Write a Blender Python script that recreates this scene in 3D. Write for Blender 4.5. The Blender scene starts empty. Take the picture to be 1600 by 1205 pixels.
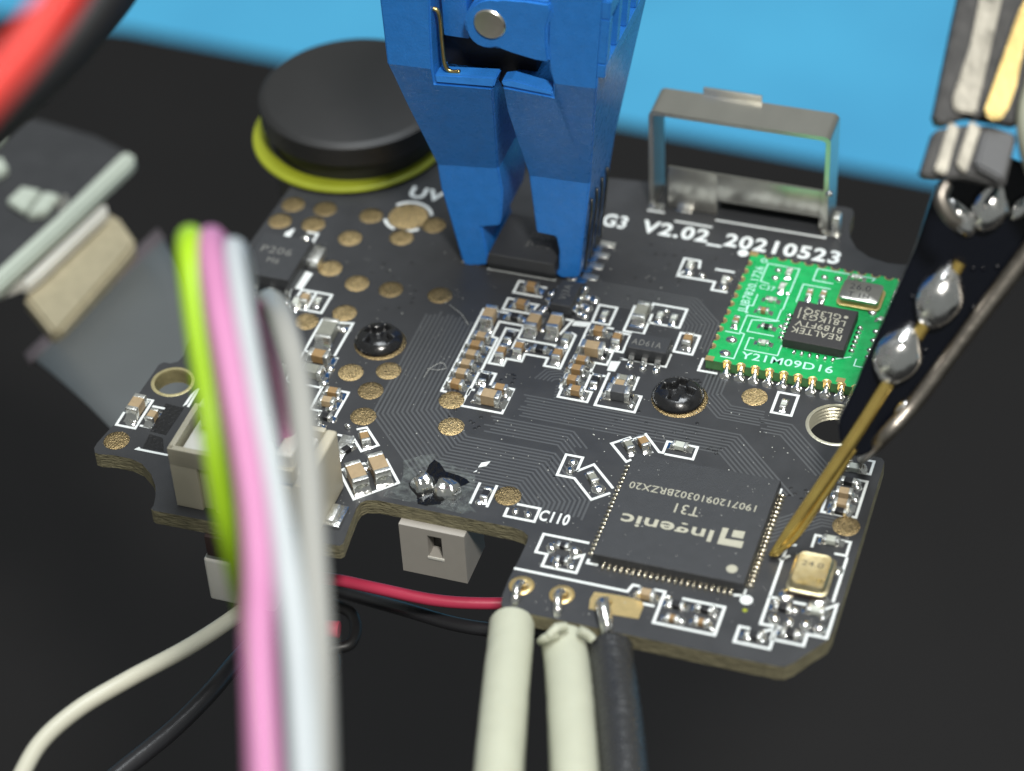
import bpy, bmesh, math, random
from mathutils import Vector, Matrix
random.seed(7)
R = math.radians
scene = bpy.context.scene
col = scene.collection

# ------------------------------------------------------------------ camera (1 unit = 1 mm, board top is z = 0)
F_PX, CX, CY, DIST = 3939.3, 800.0, 602.5, 174.73
AX = Vector((0.94857394, 0.17543972, -0.26349268))
AY = Vector((0.31311339, -0.64241521, 0.69947316))
AZ = Vector((-0.04655633, -0.74600509, -0.66431085))
right = Vector((AX[0], AY[0], AZ[0])); down = Vector((AX[1], AY[1], AZ[1])); fwd = Vector((AX[2], AY[2], AZ[2]))
CAM = -DIST * fwd
cam_data = bpy.data.cameras.new('camera')
cam = bpy.data.objects.new('camera', cam_data); col.objects.link(cam)
m = Matrix.Identity(4)
for r_ in range(3):
    m[r_][0] = right[r_]; m[r_][1] = -down[r_]; m[r_][2] = -fwd[r_]; m[r_][3] = CAM[r_]
cam.matrix_world = m
cam_data.sensor_width = 36.0
cam_data.lens = 36.0 * F_PX / 1600.0
cam_data.clip_start = 1.0; cam_data.clip_end = 5000.0
cam_data.dof.use_dof = True
cam_data.dof.focus_distance = 170.0
APERTURE_MM = 3.3
cam_data.dof.aperture_fstop = cam_data.lens * 1e-3 / APERTURE_MM
scene.camera = cam

# ------------------------------------------------------------------ light
world = bpy.data.worlds.new('World'); scene.world = world; world.use_nodes = True
world.node_tree.nodes['Background'].inputs[0].default_value = (0.95, 1.0, 0.96, 1)
world.node_tree.nodes['Background'].inputs[1].default_value = 0.21
def lamp(name, loc, aim, size, power, color):
    d = bpy.data.lights.new(name, 'AREA'); d.shape = 'DISK'; d.size = size; d.energy = power; d.color = color
    o = bpy.data.objects.new(name, d); col.objects.link(o); o.location = loc
    o.rotation_euler = (Vector(aim) - Vector(loc)).to_track_quat('-Z', 'Y').to_euler()
    return o
lamp('desk_lamp', (110, -170, 310), (5, 0, 0), 46, 1.15e6, (1.0, 0.97, 0.90))
lamp('ceiling_lamp', (20, 90, 620), (0, 0, 0), 300, 3.1e6, (0.92, 0.97, 1.0))
scene.view_settings.view_transform = 'Standard'
scene.view_settings.look = 'None'
scene.view_settings.exposure = 0.0
scene.view_settings.gamma = 1.0
scene.cycles.use_denoising = True

# ------------------------------------------------------------------ measuring: photograph point -> place on a known plane
def ray(x, y):
    return (right * ((x - CX) / F_PX) + down * ((y - CY) / F_PX) + fwd)
def at(x, y, z=0.0):
    d = ray(x, y); t = (z - CAM.z) / d.z
    return CAM + d * t
def aty(x, y, Y):
    d = ray(x, y); t = (Y - CAM.y) / d.y
    return CAM + d * t
def atp(x, y, p0, n):
    d = ray(x, y); t = (p0 - CAM).dot(n) / d.dot(n)
    return CAM + d * t
TILE = {'A': (380, 270, 5), 'B': (660, 300, 5), 'C': (920, 300, 5), 'D': (1090, 380, 5), 'E': (660, 460, 6.658),
        'F': (840, 460, 5.711), 'G': (440, 460, 7.26), 'H': (440, 600, 6.658), 'I': (130, 560, 6.658),
        'J': (560, 680, 4.706), 'K': (860, 660, 6.658), 'L': (1130, 600, 5.711), 'M': (1140, 800, 4.82),
        'N': (770, 830, 4.21), 'O': (880, 700, 4.21), 'Q': (220, 640, 4.706), 'S': (560, 0, 2.678),
        'U': (960, 80, 3.2), 'V': (380, 60, 4.706), 'W': (1300, 0, 3.543), 'Y': (1280, 300, 3.544), 'P': (0, 0, 1)}
def tp(t, x, y):
    o = TILE[t]; return (o[0] + x / o[2], o[1] + y / o[2])
def ta(t, x, y, z=0.0):
    return at(*tp(t, x, y), z)

# ------------------------------------------------------------------ materials
MATS = {}
def vec(nt, geo, squash):
    if not squash: return geo.outputs['Position']
    mp = nt.nodes.new('ShaderNodeMapping'); mp.inputs['Scale'].default_value = squash
    nt.links.new(geo.outputs['Position'], mp.inputs['Vector']); return mp.outputs[0]
def mat(name, color, rough=0.5, metal=0.0, bump=0.0, bscale=1.0, var=0.0, vscale=1.0, coat=0.0, rvar=0.0, sss=0.0, spec=0.5, detail=3.0, bdist=0.1, squash=None):
    m = bpy.data.materials.new(name); m.use_nodes = True
    nt = m.node_tree; b = nt.nodes['Principled BSDF']
    b.inputs['Base Color'].default_value = (*color, 1)
    b.inputs['Roughness'].default_value = rough
    b.inputs['Metallic'].default_value = metal
    b.inputs['Specular IOR Level'].default_value = spec
    if coat: b.inputs['Coat Weight'].default_value = coat; b.inputs['Coat Roughness'].default_value = 0.15
    if sss:
        b.inputs['Subsurface Weight'].default_value = sss; b.inputs['Subsurface Radius'].default_value = (0.5, 0.4, 0.3)
    tc = nt.nodes.new('ShaderNodeTexCoord')
    geo = nt.nodes.new('ShaderNodeNewGeometry')
    if var:
        n = nt.nodes.new('ShaderNodeTexNoise'); n.inputs['Scale'].default_value = vscale; n.inputs['Detail'].default_value = 6
        nt.links.new(vec(nt, geo, squash), n.inputs['Vector'])
        mx = nt.nodes.new('ShaderNodeMix'); mx.data_type = 'RGBA'
        mx.inputs[6].default_value = (*[c * (1 - var) for c in color], 1)
        mx.inputs[7].default_value = (*[min(1, c * (1 + var)) for c in color], 1)
        nt.links.new(n.outputs['Fac'], mx.inputs[0]); nt.links.new(mx.outputs[2], b.inputs['Base Color'])
    if rvar:
        n = nt.nodes.new('ShaderNodeTexNoise'); n.inputs['Scale'].default_value = vscale * 1.7; n.inputs['Detail'].default_value = 5
        nt.links.new(geo.outputs['Position'], n.inputs['Vector'])
        mr = nt.nodes.new('ShaderNodeMapRange'); mr.inputs['To Min'].default_value = max(0.03, rough - rvar); mr.inputs['To Max'].default_value = min(1, rough + rvar)
        mr.inputs['From Min'].default_value = 0.3; mr.inputs['From Max'].default_value = 0.7
        nt.links.new(n.outputs['Fac'], mr.inputs['Value']); nt.links.new(mr.outputs[0], b.inputs['Roughness'])
    if bump:
        n = nt.nodes.new('ShaderNodeTexNoise'); n.inputs['Scale'].default_value = bscale; n.inputs['Detail'].default_value = detail
        nt.links.new(vec(nt, geo, squash), n.inputs['Vector'])
        bp = nt.nodes.new('ShaderNodeBump'); bp.inputs['Strength'].default_value = bump; bp.inputs['Distance'].default_value = bdist
        nt.links.new(n.outputs['Fac'], bp.inputs['Height']); nt.links.new(bp.outputs[0], b.inputs['Normal'])
    MATS[name] = m
    return m
def speckle(name, color, spot, scale=9.0, thr=0.06, rough=0.5):
    m = mat(name, color, rough, bump=0.25, bscale=7, var=0.25, vscale=0.5, rvar=0.1)
    return m
mat('mask', (0.037, 0.0385, 0.042), 0.42, bump=0.10, bscale=6, var=0.22, vscale=0.35, rvar=0.08, spec=0.38)
mat('trace', (0.075, 0.079, 0.084), 0.40, bump=0.08, bscale=8, var=0.15, vscale=0.5)
mat('fibre', (0.21, 0.19, 0.115), 0.8, bump=1.0, bscale=2.2, var=0.75, vscale=1.3, detail=8, bdist=0.3, squash=(0.8, 0.8, 3.5))
mat('silk', (0.74, 0.78, 0.78), 0.55, bump=0.15, bscale=10, var=0.06, vscale=3)
mat('gold', (0.44, 0.325, 0.165), 0.33, 1.0, bump=0.8, bscale=9, var=0.28, vscale=5, rvar=0.15, detail=6, bdist=0.12)
mat('gold_bright', (0.83, 0.62, 0.28), 0.30, 0.8, bump=0.2, bscale=5, var=0.15, vscale=2)
mat('solder', (0.95, 0.94, 0.89), 0.15, 1.0, bump=0.35, bscale=3.0, var=0.2, vscale=2.5, rvar=0.1)
mat('solder_dull', (0.90, 0.89, 0.86), 0.20, 1.0, bump=0.25, bscale=1.2, var=0.25, vscale=0.8, rvar=0.14)
mat('tin', (0.90, 0.885, 0.80), 0.36, 1.0, bump=0.3, bscale=6, var=0.2, vscale=3, rvar=0.1)
mat('lead_tin', (0.80, 0.74, 0.60), 0.2, 1.0, bump=0.3, bscale=4, var=0.2, vscale=3)
mat('cap_tan', (0.36, 0.265, 0.155), 0.50, bump=0.15, bscale=9, var=0.22, vscale=2.2)
mat('cap_brown', (0.30, 0.19, 0.085), 0.45, bump=0.15, bscale=9, var=0.22, vscale=2.2)
mat('cap_grey', (0.23, 0.235, 0.20), 0.45, bump=0.15, bscale=9, var=0.2, vscale=2.2)
mat('cap_white', (0.52, 0.55, 0.50), 0.45, bump=0.15, bscale=9, var=0.1, vscale=2.2)
mat('res_black', (0.018, 0.018, 0.02), 0.35, bump=0.1, bscale=8)
mat('ferrite', (0.075, 0.078, 0.085), 0.5, bump=0.2, bscale=8, var=0.15, vscale=3)
mat('epoxy', (0.034, 0.036, 0.040), 0.52, bump=0.35, bscale=9, var=0.18, vscale=1.3)
mat('epoxy_matte', (0.03, 0.029, 0.03), 0.6, bump=0.3, bscale=10, var=0.15, vscale=2)
mat('marking', (0.42, 0.41, 0.33), 0.6, var=0.15, vscale=5)
mat('marking_dim', (0.17, 0.17, 0.16), 0.6, var=0.3, vscale=6)
mat('ink', (0.04, 0.04, 0.045), 0.5)
mat('green_mask', (0.010, 0.36, 0.095), 0.30, bump=0.25, bscale=4, var=0.35, vscale=1.1, rvar=0.1, coat=0.3)
mat('green_edge', (0.07, 0.20, 0.07), 0.6, var=0.3, vscale=3)
mat('can_nickel', (0.60, 0.585, 0.54), 0.33, 1.0, bump=0.1, bscale=6, var=0.1, vscale=2)
mat('can_gold', (0.56, 0.49, 0.31), 0.36, 1.0, bump=0.12, bscale=5, var=0.25, vscale=1.2, rvar=0.12)
mat('ceramic', (0.05, 0.03, 0.028), 0.5)
mat('screw_black', (0.012, 0.012, 0.013), 0.24, 0.0, bump=0.25, bscale=3, rvar=0.1, coat=0.3, vscale=1)
mat('steel', (0.76, 0.74, 0.67), 0.30, 1.0, bump=0.12, bscale=3.0, var=0.12, vscale=0.5, squash=(1.0, 0.25, 0.25))
mat('plated', (0.42, 0.37, 0.20), 0.42, 0.45, bump=0.5, bscale=3, var=0.3, vscale=1.5)
mat('insert', (0.62, 0.59, 0.46), 0.35, 0.7, bump=0.2, bscale=5)
mat('blue_plastic', (0.028, 0.20, 0.62), 0.30, bump=0.22, bscale=6, var=0.16, vscale=1.2, rvar=0.07, sss=0.0)
mat('spring_steel', (0.12, 0.12, 0.115), 0.3, 1.0)
mat('brass', (0.62, 0.47, 0.20), 0.3, 1.0, bump=0.1, bscale=3, var=0.15, vscale=1)
mat('needle_gold', (0.95, 0.62, 0.18), 0.24, 0.9, bump=0.25, bscale=1.6, var=0.25, vscale=0.8)
mat('needle_grey', (0.33, 0.30, 0.265), 0.40, 1.0, bump=0.4, bscale=1.6, var=0.25, vscale=0.8)
mat('probe_black', (0.003, 0.004, 0.008), 0.22, bump=0.1, bscale=1.5, spec=0.3)
mat('black_plastic', (0.010, 0.010, 0.011), 0.5, bump=0.15, bscale=2.0, rvar=0.08, var=0.2, vscale=0.7)
mat('disc_black', (0.016, 0.016, 0.0165), 0.5, bump=0.1, bscale=2, var=0.15, vscale=0.3)
mat('gasket', (0.31, 0.35, 0.02), 0.5, var=0.15, vscale=0.6)
mat('housing', (0.47, 0.435, 0.34), 0.5, bump=0.1, bscale=2, var=0.06, vscale=0.8, sss=0.15)
mat('plug_white', (0.72, 0.71, 0.66), 0.45, sss=0.15, var=0.04, vscale=1)
mat('socket_grey', (0.36, 0.34, 0.31), 0.55, bump=0.06, bscale=3, var=0.05, vscale=1)
mat('wire_green', (0.34, 0.58, 0.012), 0.42, bump=0.05, bscale=1)
mat('wire_pink', (0.53, 0.21, 0.39), 0.42, bump=0.25, bscale=0.7, var=0.08, vscale=0.3)
mat('wire_white', (0.45, 0.49, 0.51), 0.42, bump=0.25, bscale=0.7, var=0.06, vscale=0.3)
mat('wire_grey', (0.33, 0.33, 0.31), 0.40, bump=0.05, bscale=1)
mat('wire_cream', (0.50, 0.49, 0.40), 0.38, bump=0.05, bscale=1.5, var=0.05, vscale=0.4)
mat('wire_red', (0.50, 0.04, 0.09), 0.40, bump=0.12, bscale=2)
mat('wire_scarlet', (0.62, 0.03, 0.02), 0.40)
mat('wire_black', (0.022, 0.022, 0.025), 0.34, bump=0.2, bscale=2)
mat('wire_dark', (0.006, 0.006, 0.007), 0.6, bump=0.1, bscale=2)
mat('sleeve_white', (0.47, 0.485, 0.385), 0.5, bump=0.15, bscale=2.5, var=0.08, vscale=0.6, sss=0.1)
mat('sleeve_black', (0.03, 0.031, 0.033), 0.30, bump=0.7, bscale=2.4, rvar=0.1, vscale=1, bdist=0.2, squash=(0.5, 1.6, 1.0))
mat('foil_tape', (0.50, 0.44, 0.30), 0.5, 0.35, bump=0.5, bscale=4, var=0.22, vscale=1.2)
mat('flex', (0.105, 0.115, 0.12), 0.38, bump=0.08, bscale=0.6, var=0.1, vscale=0.2)
mat('stiffener', (0.10, 0.085, 0.095), 0.5)
mat('strip_white', (0.43, 0.48, 0.42), 0.45, var=0.08, vscale=0.6)
mat('blue_mat', (0.085, 0.46, 0.90), 0.40, var=0.38, vscale=0.018, rvar=0.1, bump=0.2, bscale=0.2)
mat('black_mat', (0.017, 0.0164, 0.0168), 0.65, spec=0.12, var=0.25, vscale=0.02, bump=0.1, bscale=0.3)
mat('flux', (0.30, 0.34, 0.33), 0.55, bump=0.5, bscale=3)
mat('flux_black', (0.006, 0.006, 0.007), 0.12, bump=0.6, bscale=2.5)
mat('header_grey', (0.24, 0.23, 0.20), 0.35, 0.7, var=0.35, vscale=0.5, rvar=0.1, bump=0.2, bscale=1.5)
mat('dust', (0.65, 0.66, 0.62), 0.7)
mat('residue_dark', (0.012, 0.012, 0.013), 0.35, bump=0.5, bscale=4)
g_ = MATS['gold'].node_tree; oi = g_.nodes.new('ShaderNodeObjectInfo'); hs = g_.nodes.new('ShaderNodeHueSaturation'); rm = g_.nodes.new('ShaderNodeMapRange'); rm.inputs['To Min'].default_value = 0.55; rm.inputs['To Max'].default_value = 1.3
src = g_.nodes['Principled BSDF'].inputs['Base Color'].links[0].from_socket
g_.links.new(oi.outputs['Random'], rm.inputs['Value']); g_.links.new(rm.outputs[0], hs.inputs['Value']); g_.links.new(src, hs.inputs['Color']); g_.links.new(hs.outputs[0], g_.nodes['Principled BSDF'].inputs['Base Color'])
# patchy residue: transparent where the film has worn away
fx = MATS['flux']; nt = fx.node_tree; b_ = nt.nodes['Principled BSDF']
ge = nt.nodes.new('ShaderNodeNewGeometry'); no = nt.nodes.new('ShaderNodeTexNoise'); no.inputs['Scale'].default_value = 1.4; no.inputs['Detail'].default_value = 9; no.inputs['Roughness'].default_value = 0.7
mr = nt.nodes.new('ShaderNodeMapRange'); mr.inputs['From Min'].default_value = 0.40; mr.inputs['From Max'].default_value = 0.66; mr.inputs['To Max'].default_value = 0.34
nt.links.new(ge.outputs['Position'], no.inputs['Vector']); nt.links.new(no.outputs['Fac'], mr.inputs['Value']); nt.links.new(mr.outputs[0], b_.inputs['Alpha'])

# ------------------------------------------------------------------ mesh helpers
def link(name, mesh, parent=None, loc=None, rz=0.0):
    o = bpy.data.objects.new(name, mesh); col.objects.link(o)
    if parent is not None: o.parent = parent
    if loc is not None: o.location = loc
    if rz: o.rotation_euler = (0, 0, rz)
    return o
def tag(o, label=None, cat=None, group=None, kind=None):
    if label: o['label'] = label
    if cat: o['category'] = cat
    if group: o['group'] = group
    if kind: o['kind'] = kind
    return o
def empty(name, loc=(0, 0, 0)):
    o = bpy.data.objects.new(name, None); col.objects.link(o); o.location = loc; o.empty_display_size = 1
    return o
def finish(bm, mats, smooth=False, name='mesh'):
    me = bpy.data.meshes.new(name)
    bmesh.ops.recalc_face_normals(bm, faces=bm.faces)
    bm.to_mesh(me); bm.free()
    for k in (mats if isinstance(mats, (list, tuple)) else [mats]): me.materials.append(MATS[k])
    if smooth:
        me.polygons.foreach_set('use_smooth', [True] * len(me.polygons))
        if smooth == 'auto': me.set_sharp_from_angle(angle=R(38))
    return me
def bbox(bm, x0, x1, y0, y1, z0, z1, bev=0.0, seg=2, mi=0):
    r = bmesh.ops.create_cube(bm, size=1.0)
    vs = r['verts']
    for v in vs:
        v.co = Vector(((x0 + x1) / 2 + v.co.x * (x1 - x0), (y0 + y1) / 2 + v.co.y * (y1 - y0), (z0 + z1) / 2 + v.co.z * (z1 - z0)))
    fs = set(f for v in vs for f in v.link_faces)
    for f in fs: f.material_index = mi
    if bev:
        es = list(set(e for v in vs for e in v.link_edges))
        bmesh.ops.bevel(bm, geom=es, offset=bev, segments=seg, affect='EDGES', profile=0.6, material=mi)
def box_mesh(x0, x1, y0, y1, z0, z1, mats, bev=0.0, seg=2):
    bm = bmesh.new(); bbox(bm, x0, x1, y0, y1, z0, z1, bev, seg)
    return finish(bm, mats, 'auto')
def lathe(bm, prof, n=32, center=(0, 0, 0), mi=0, close=True):
    c = Vector(center); rings = []
    for r_, z in prof:
        if r_ < 1e-6: rings.append([bm.verts.new(c + Vector((0, 0, z)))])
        else: rings.append([bm.verts.new(c + Vector((r_ * math.cos(2 * math.pi * k / n), r_ * math.sin(2 * math.pi * k / n), z))) for k in range(n)])
    for a, b in zip(rings, rings[1:]):
        for k in range(n):
            k2 = (k + 1) % n
            if len(a) == 1 and len(b) == 1: continue
            if len(a) == 1: f = bm.faces.new((a[0], b[k], b[k2]))
            elif len(b) == 1: f = bm.faces.new((a[k], b[0], a[k2]))
            else: f = bm.faces.new((a[k], b[k], b[k2], a[k2]))
            f.material_index = mi
def dome(bm, c, rx, ry, h, n=14, k=5, mi=0, rot=0.0, p=1.0):
    rings = []
    for i in range(k + 1):
        t = (math.pi / 2) * i / k
        rr, zz = math.cos(t) ** p, math.sin(t)
        if i == k: rings.append([bm.verts.new((c[0], c[1], c[2] + h))]); break
        ring = []
        for j in range(n):
            a = 2 * math.pi * j / n
            x, y = rx * rr * math.cos(a), ry * rr * math.sin(a)
            ring.append(bm.verts.new((c[0] + x * math.cos(rot) - y * math.sin(rot), c[1] + x * math.sin(rot) + y * math.cos(rot), c[2] + h * zz)))
        rings.append(ring)
    for a, b in zip(rings, rings[1:]):
        for j in range(n):
            j2 = (j + 1) % n
            f = bm.faces.new((a[j], a[j2], b[0])) if len(b) == 1 else bm.faces.new((a[j], a[j2], b[j2], b[j]))
            f.material_index = mi; f.smooth = True
def ribbon(bm, pts, w, z0, z1, mi=0, closed=False):
    """a flat stripe of width w along 2-D points with mitred corners and real thickness"""
    pts = [Vector((p[0], p[1])) for p in pts]
    n = len(pts); L, Rr = [], []
    for i in range(n):
        pr = pts[i - 1] if (i > 0 or closed) else None
        nx = pts[(i + 1) % n] if (i < n - 1 or closed) else None
        d1 = (pts[i] - pr).normalized() if pr is not None else None
        d2 = (nx - pts[i]).normalized() if nx is not None else None
        if d1 is None: d1 = d2
        if d2 is None: d2 = d1
        n1 = Vector((-d1.y, d1.x)); n2 = Vector((-d2.y, d2.x))
        mm = n1 + n2
        if mm.length < 0.3: mm = n1
        mm.normalize(); s = w / 2 / max(0.45, mm.dot(n1))
        L.append(pts[i] + mm * s); Rr.append(pts[i] - mm * s)
    def ring(z): return [bm.verts.new((p.x, p.y, z)) for p in L], [bm.verts.new((p.x, p.y, z)) for p in Rr]
    tl, tr = ring(z1); bl, br = ring(z0)
    rng = range(n) if closed else range(n - 1)
    for i in rng:
        j = (i + 1) % n
        for q in ((tl[i], tr[i], tr[j], tl[j]), (tl[i], tl[j], bl[j], bl[i]), (tr[j], tr[i], br[i], br[j])):
            bm.faces.new(q).material_index = mi
    if not closed:
        bm.faces.new((tl[0], bl[0], br[0], tr[0])).material_index = mi
        bm.faces.new((tl[-1], tr[-1], br[-1], bl[-1])).material_index = mi
def polyprism(bm, pts, z0, z1, mi=0):
    a = [bm.verts.new((p[0], p[1], z1)) for p in pts]; b = [bm.verts.new((p[0], p[1], z0)) for p in pts]
    bm.faces.new(a).material_index = mi
    bm.faces.new(list(reversed(b))).material_index = mi
    n = len(a)
    for i in range(n): bm.faces.new((a[i], b[i], b[(i + 1) % n], a[(i + 1) % n])).material_index = mi
def smooth_path(pts, sub=8):
    P = [Vector(p) for p in pts]; out = []
    for i in range(len(P) - 1):
        p0 = P[max(i - 1, 0)]; p1 = P[i]; p2 = P[i + 1]; p3 = P[min(i + 2, len(P) - 1)]
        for k in range(sub):
            t = k / sub
            out.append(0.5 * ((2 * p1) + (p2 - p0) * t + (2 * p0 - 5 * p1 + 4 * p2 - p3) * t * t + (3 * p1 - p0 - 3 * p2 + p3) * t ** 3))
    out.append(P[-1]); return out
def tube(bm, pts, rad, n=14, mi=0, caps=True, jitter=0.0):
    P = [Vector(p) for p in pts]; rings = []; up = None
    for i, p in enumerate(P):
        d = (P[min(i + 1, len(P) - 1)] - P[max(i - 1, 0)]).normalized()
        if up is None:
            up = d.orthogonal().normalized()
        up = (up - d * up.dot(d)).normalized(); sd = d.cross(up)
        r_ = rad[i] if isinstance(rad, (list, tuple)) else rad
        rings.append([bm.verts.new(p + (up * math.cos(2 * math.pi * k / n) + sd * math.sin(2 * math.pi * k / n)) * r_ * (1 + random.uniform(-jitter, jitter))) for k in range(n)])
    for a, b in zip(rings, rings[1:]):
        for k in range(n):
            f = bm.faces.new((a[k], a[(k + 1) % n], b[(k + 1) % n], b[k])); f.material_index = mi; f.smooth = True
    if caps:
        bm.faces.new(list(reversed(rings[0]))).material_index = mi; bm.faces.new(rings[-1]).material_index = mi
def tube_obj(name, pts, rad, m, parent=None, n=14, sub=8, jitter=0.0):
    bm = bmesh.new(); P = smooth_path(pts, sub)
    if isinstance(rad, (list, tuple)):
        k = len(rad) - 1; rr = []
        for i in range(len(P)):
            t = i / (len(P) - 1) * k; a = min(int(t), k - 1); rr.append(rad[a] + (rad[a + 1] - rad[a]) * (t - a))
        rad = rr
    tube(bm, P, rad, n, jitter=jitter)
    return link(name, finish(bm, m, 'auto'), parent)
def text_mesh(s, p0, p1, height, z, m, thick=0.02, spacing=1.0, bold=0.0):
    """lettering laid flat from p0 to p1 (plan points) with the given capital height"""
    c = bpy.data.curves.new('lettering', 'FONT'); c.body = s; c.extrude = 0.0; c.space_character = spacing; c.offset = bold
    c.resolution_u = 3
    o = bpy.data.objects.new('lettering', c); col.objects.link(o)
    dg = bpy.context.evaluated_depsgraph_get(); me = bpy.data.meshes.new_from_object(o.evaluated_get(dg))
    bpy.data.objects.remove(o); bpy.data.curves.remove(c)
    bm = bmesh.new(); bm.from_mesh(me); bpy.data.meshes.remove(me)
    xs = [v.co.x for v in bm.verts]; x0, x1 = min(xs), max(xs)
    p0 = Vector((p0[0], p0[1], z)); p1 = Vector((p1[0], p1[1], z)); dx = (p1 - p0); w = dx.length; dx.normalize()
    dy = Vector((-dx.y, dx.x, 0)); k = height / 0.70
    for v in bm.verts:
        q = v.co.copy(); v.co = p0 + dx * ((q.x - x0) / (x1 - x0) * w) + dy * (q.y * k) + Vector((0, 0, thick))
    bmesh.ops.remove_doubles(bm, verts=bm.verts, dist=1e-5)
    for f in bm.faces:
        f.normal_update()
        if f.normal.z < 0: f.normal_flip()
    me = bpy.data.meshes.new('lettering'); bm.to_mesh(me); bm.free(); me.materials.append(MATS[m]); return me

# ------------------------------------------------------------------ the setting
ZB = -112.0
c0 = at(1000, 600, ZB)
bm = bmesh.new(); polyprism(bm, [(c0.x - 1500, c0.y - 20), (c0.x + 1500, c0.y - 20), (c0.x + 1500, c0.y + 2500), (c0.x - 1500, c0.y + 2500)], ZB - 5, ZB)
tag(link('blue_mat', finish(bm, 'blue_mat')), 'bright blue silicone work mat behind the black sheet', 'mat', kind='structure')
e1, e2 = at(190, 62, ZB), at(1560, 325, ZB); dd = (e2 - e1).normalized()
nn = Vector((dd.y, -dd.x, 0))
lc = e1 - nn * 0
bm = bmesh.new()
q0 = at(205, 70, ZB); 
pts = [q0, q0 + dd * 700, q0 + dd * 700 + nn * 500, q0 - dd * 260 + nn * 500, q0 - dd * 260 + nn * 30]
polyprism(bm, [(p.x, p.y) for p in pts], ZB + 0.05, ZB + 3.0)
bmesh.ops.bevel(bm, geom=[e for e in bm.edges], offset=0.8, segments=2, affect='EDGES')
tag(link('black_sheet', finish(bm, 'black_mat')), 'matte black sheet lying under the circuit board', 'sheet', kind='structure')

# ------------------------------------------------------------------ main circuit board
TH = 1.2
board = empty('circuit_board', (0, 0, -TH))
board.location = (0, 0, 0)
tag(board, 'black camera circuit board crowded with tiny parts, in the middle', 'circuit board')
outline = [(455, 291), (386, 386), (300, 530), (292, 541)]
# half-round notch on the far edge, then the tab, the S-curve and the stepped near edge
outline += [(287, 556), (278, 565), (266, 568), (256, 566), (248, 570), (236, 588), (196, 645), (170, 672), (152, 692), (147, 700), (148, 707), (155, 710), (175, 711),
            (205, 717), (222, 725), (236, 741), (243, 760), (243, 776), (240, 790), (236, 795), (240, 798)]
outline += [(330, 815), (430, 835), (530, 853), (536, 850), (546, 822), (557, 794), (563, 786), (572, 782), (590, 782), (620, 788), (720, 808), (800, 824), (817, 830), (825, 837), (824, 846),
            (812, 872), (795, 905), (785, 930), (783, 945), (790, 952), (860, 966), (1000, 996), (1140, 1026), (1213, 1041), (1226, 1042), (1240, 1036), (1294, 1000), (1302, 986),
            (1322, 920), (1350, 830), (1376, 742), (1382, 722), (1378, 716), (1366, 713), (1352, 710)]
outline += [(1356, 690), (1385, 640), (1415, 560), (1442, 470), (1452, 424), (1448, 419), (1420, 415), (1386, 411), (1358, 402), (1338, 388), (1328, 370), (1328, 350), (1334, 334), (1332, 327), (1322, 324),
            (1200, 308), (1010, 284), (800, 263), (640, 250), (520, 240), (487, 243)]
hole_a, hole_b = (270.5, 597), (1307, 664)
HA = at(*hole_a); HB = at(*hole_b); HRA, HRB = 1.32, 1.85
HOLES = [(HA.x, HA.y, HRA + 0.12), (HB.x, HB.y, HRB + 0.22)]
ph = [ta('N', 190, 358), ta('N', 455, 418), ta('N', 745, 472)]
for p in ph: HOLES.append((p.x, p.y, 0.43))
crv = bpy.data.curves.new('outline', 'CURVE'); crv.dimensions = '2D'; crv.fill_mode = 'BOTH'; crv.extrude = TH / 2
def spline(pts):
    s = crv.splines.new('POLY'); s.points.add(len(pts) - 1)
    for q, p in zip(s.points, pts): q.co = (p[0], p[1], 0, 1)
    s.use_cyclic_u = True
spline([at(*p) for p in outline])
for x, y, r_ in HOLES: spline([(x + r_ * math.cos(2 * math.pi * k / 40), y + r_ * math.sin(2 * math.pi * k / 40)) for k in range(40)])
co = bpy.data.objects.new('outline', crv); col.objects.link(co)
me = bpy.data.meshes.new_from_object(co.evaluated_get(bpy.context.evaluated_depsgraph_get())); bpy.data.objects.remove(co)
me.transform(Matrix.Translation((0, 0, -TH / 2)))
me.materials.clear(); me.materials.append(MATS['mask']); me.materials.append(MATS['fibre'])
for f in me.polygons: f.material_index = 0 if abs(f.normal.z) > 0.7 else 1; f.use_smooth = False
tag(link('substrate', me, board), 'black solder mask over a yellowish fibreglass core')

# rounded copper test pads
PADS = [('A', 390, 250), ('A', 640, 285), ('A', 287, 378), ('A', 548, 405), ('A', 835, 512), ('A', 1000, 338), ('A', 1237, 508), ('A', 1490, 412), ('A', 680, 748), ('A', 890, 866), ('A', 1155, 914),
        ('A', 1537, 960), ('A', 792, 1098), ('A', 492, 1165), ('G', 785, 888), ('G', 1215, 870), ('G', 1010, 1095), ('H', 850, 340), ('E', 305, 1103), ('P', 705, 667), ('M', 878, 108),
        ('L', 280, 118), ('J', 1100, 448), ('I', 348, 857)]
bm = bmesh.new(); lathe(bm, [(0.90, 0.0), (0.90, 0.02), (0.86, 0.045), (0.5, 0.05), (0.0, 0.052)], 28)
pad_me = finish(bm, 'gold', 'auto')
for t, x, y in PADS: link('test_pad', pad_me, board, ta(t, x, y), random.uniform(0, 6))
p = ta('A', 1290, 345)
bm = bmesh.new(); lathe(bm, [(1.5, 0.0), (1.5, 0.03), (1.42, 0.05), (0, 0.052)], 36); link('large_pad', finish(bm, 'gold', 'auto'), board, p)
for a0, a1 in ((20, 148), (205, 258), (284, 318)):
    bm = bmesh.new(); ribbon(bm, [(p.x + 1.75 * math.cos(R(a)), p.y + 1.75 * math.sin(R(a))) for a in range(a0, a1, 8)], 0.24, 0.0, 0.03); link('silkscreen_ring', finish(bm, 'silk'), board)
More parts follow.
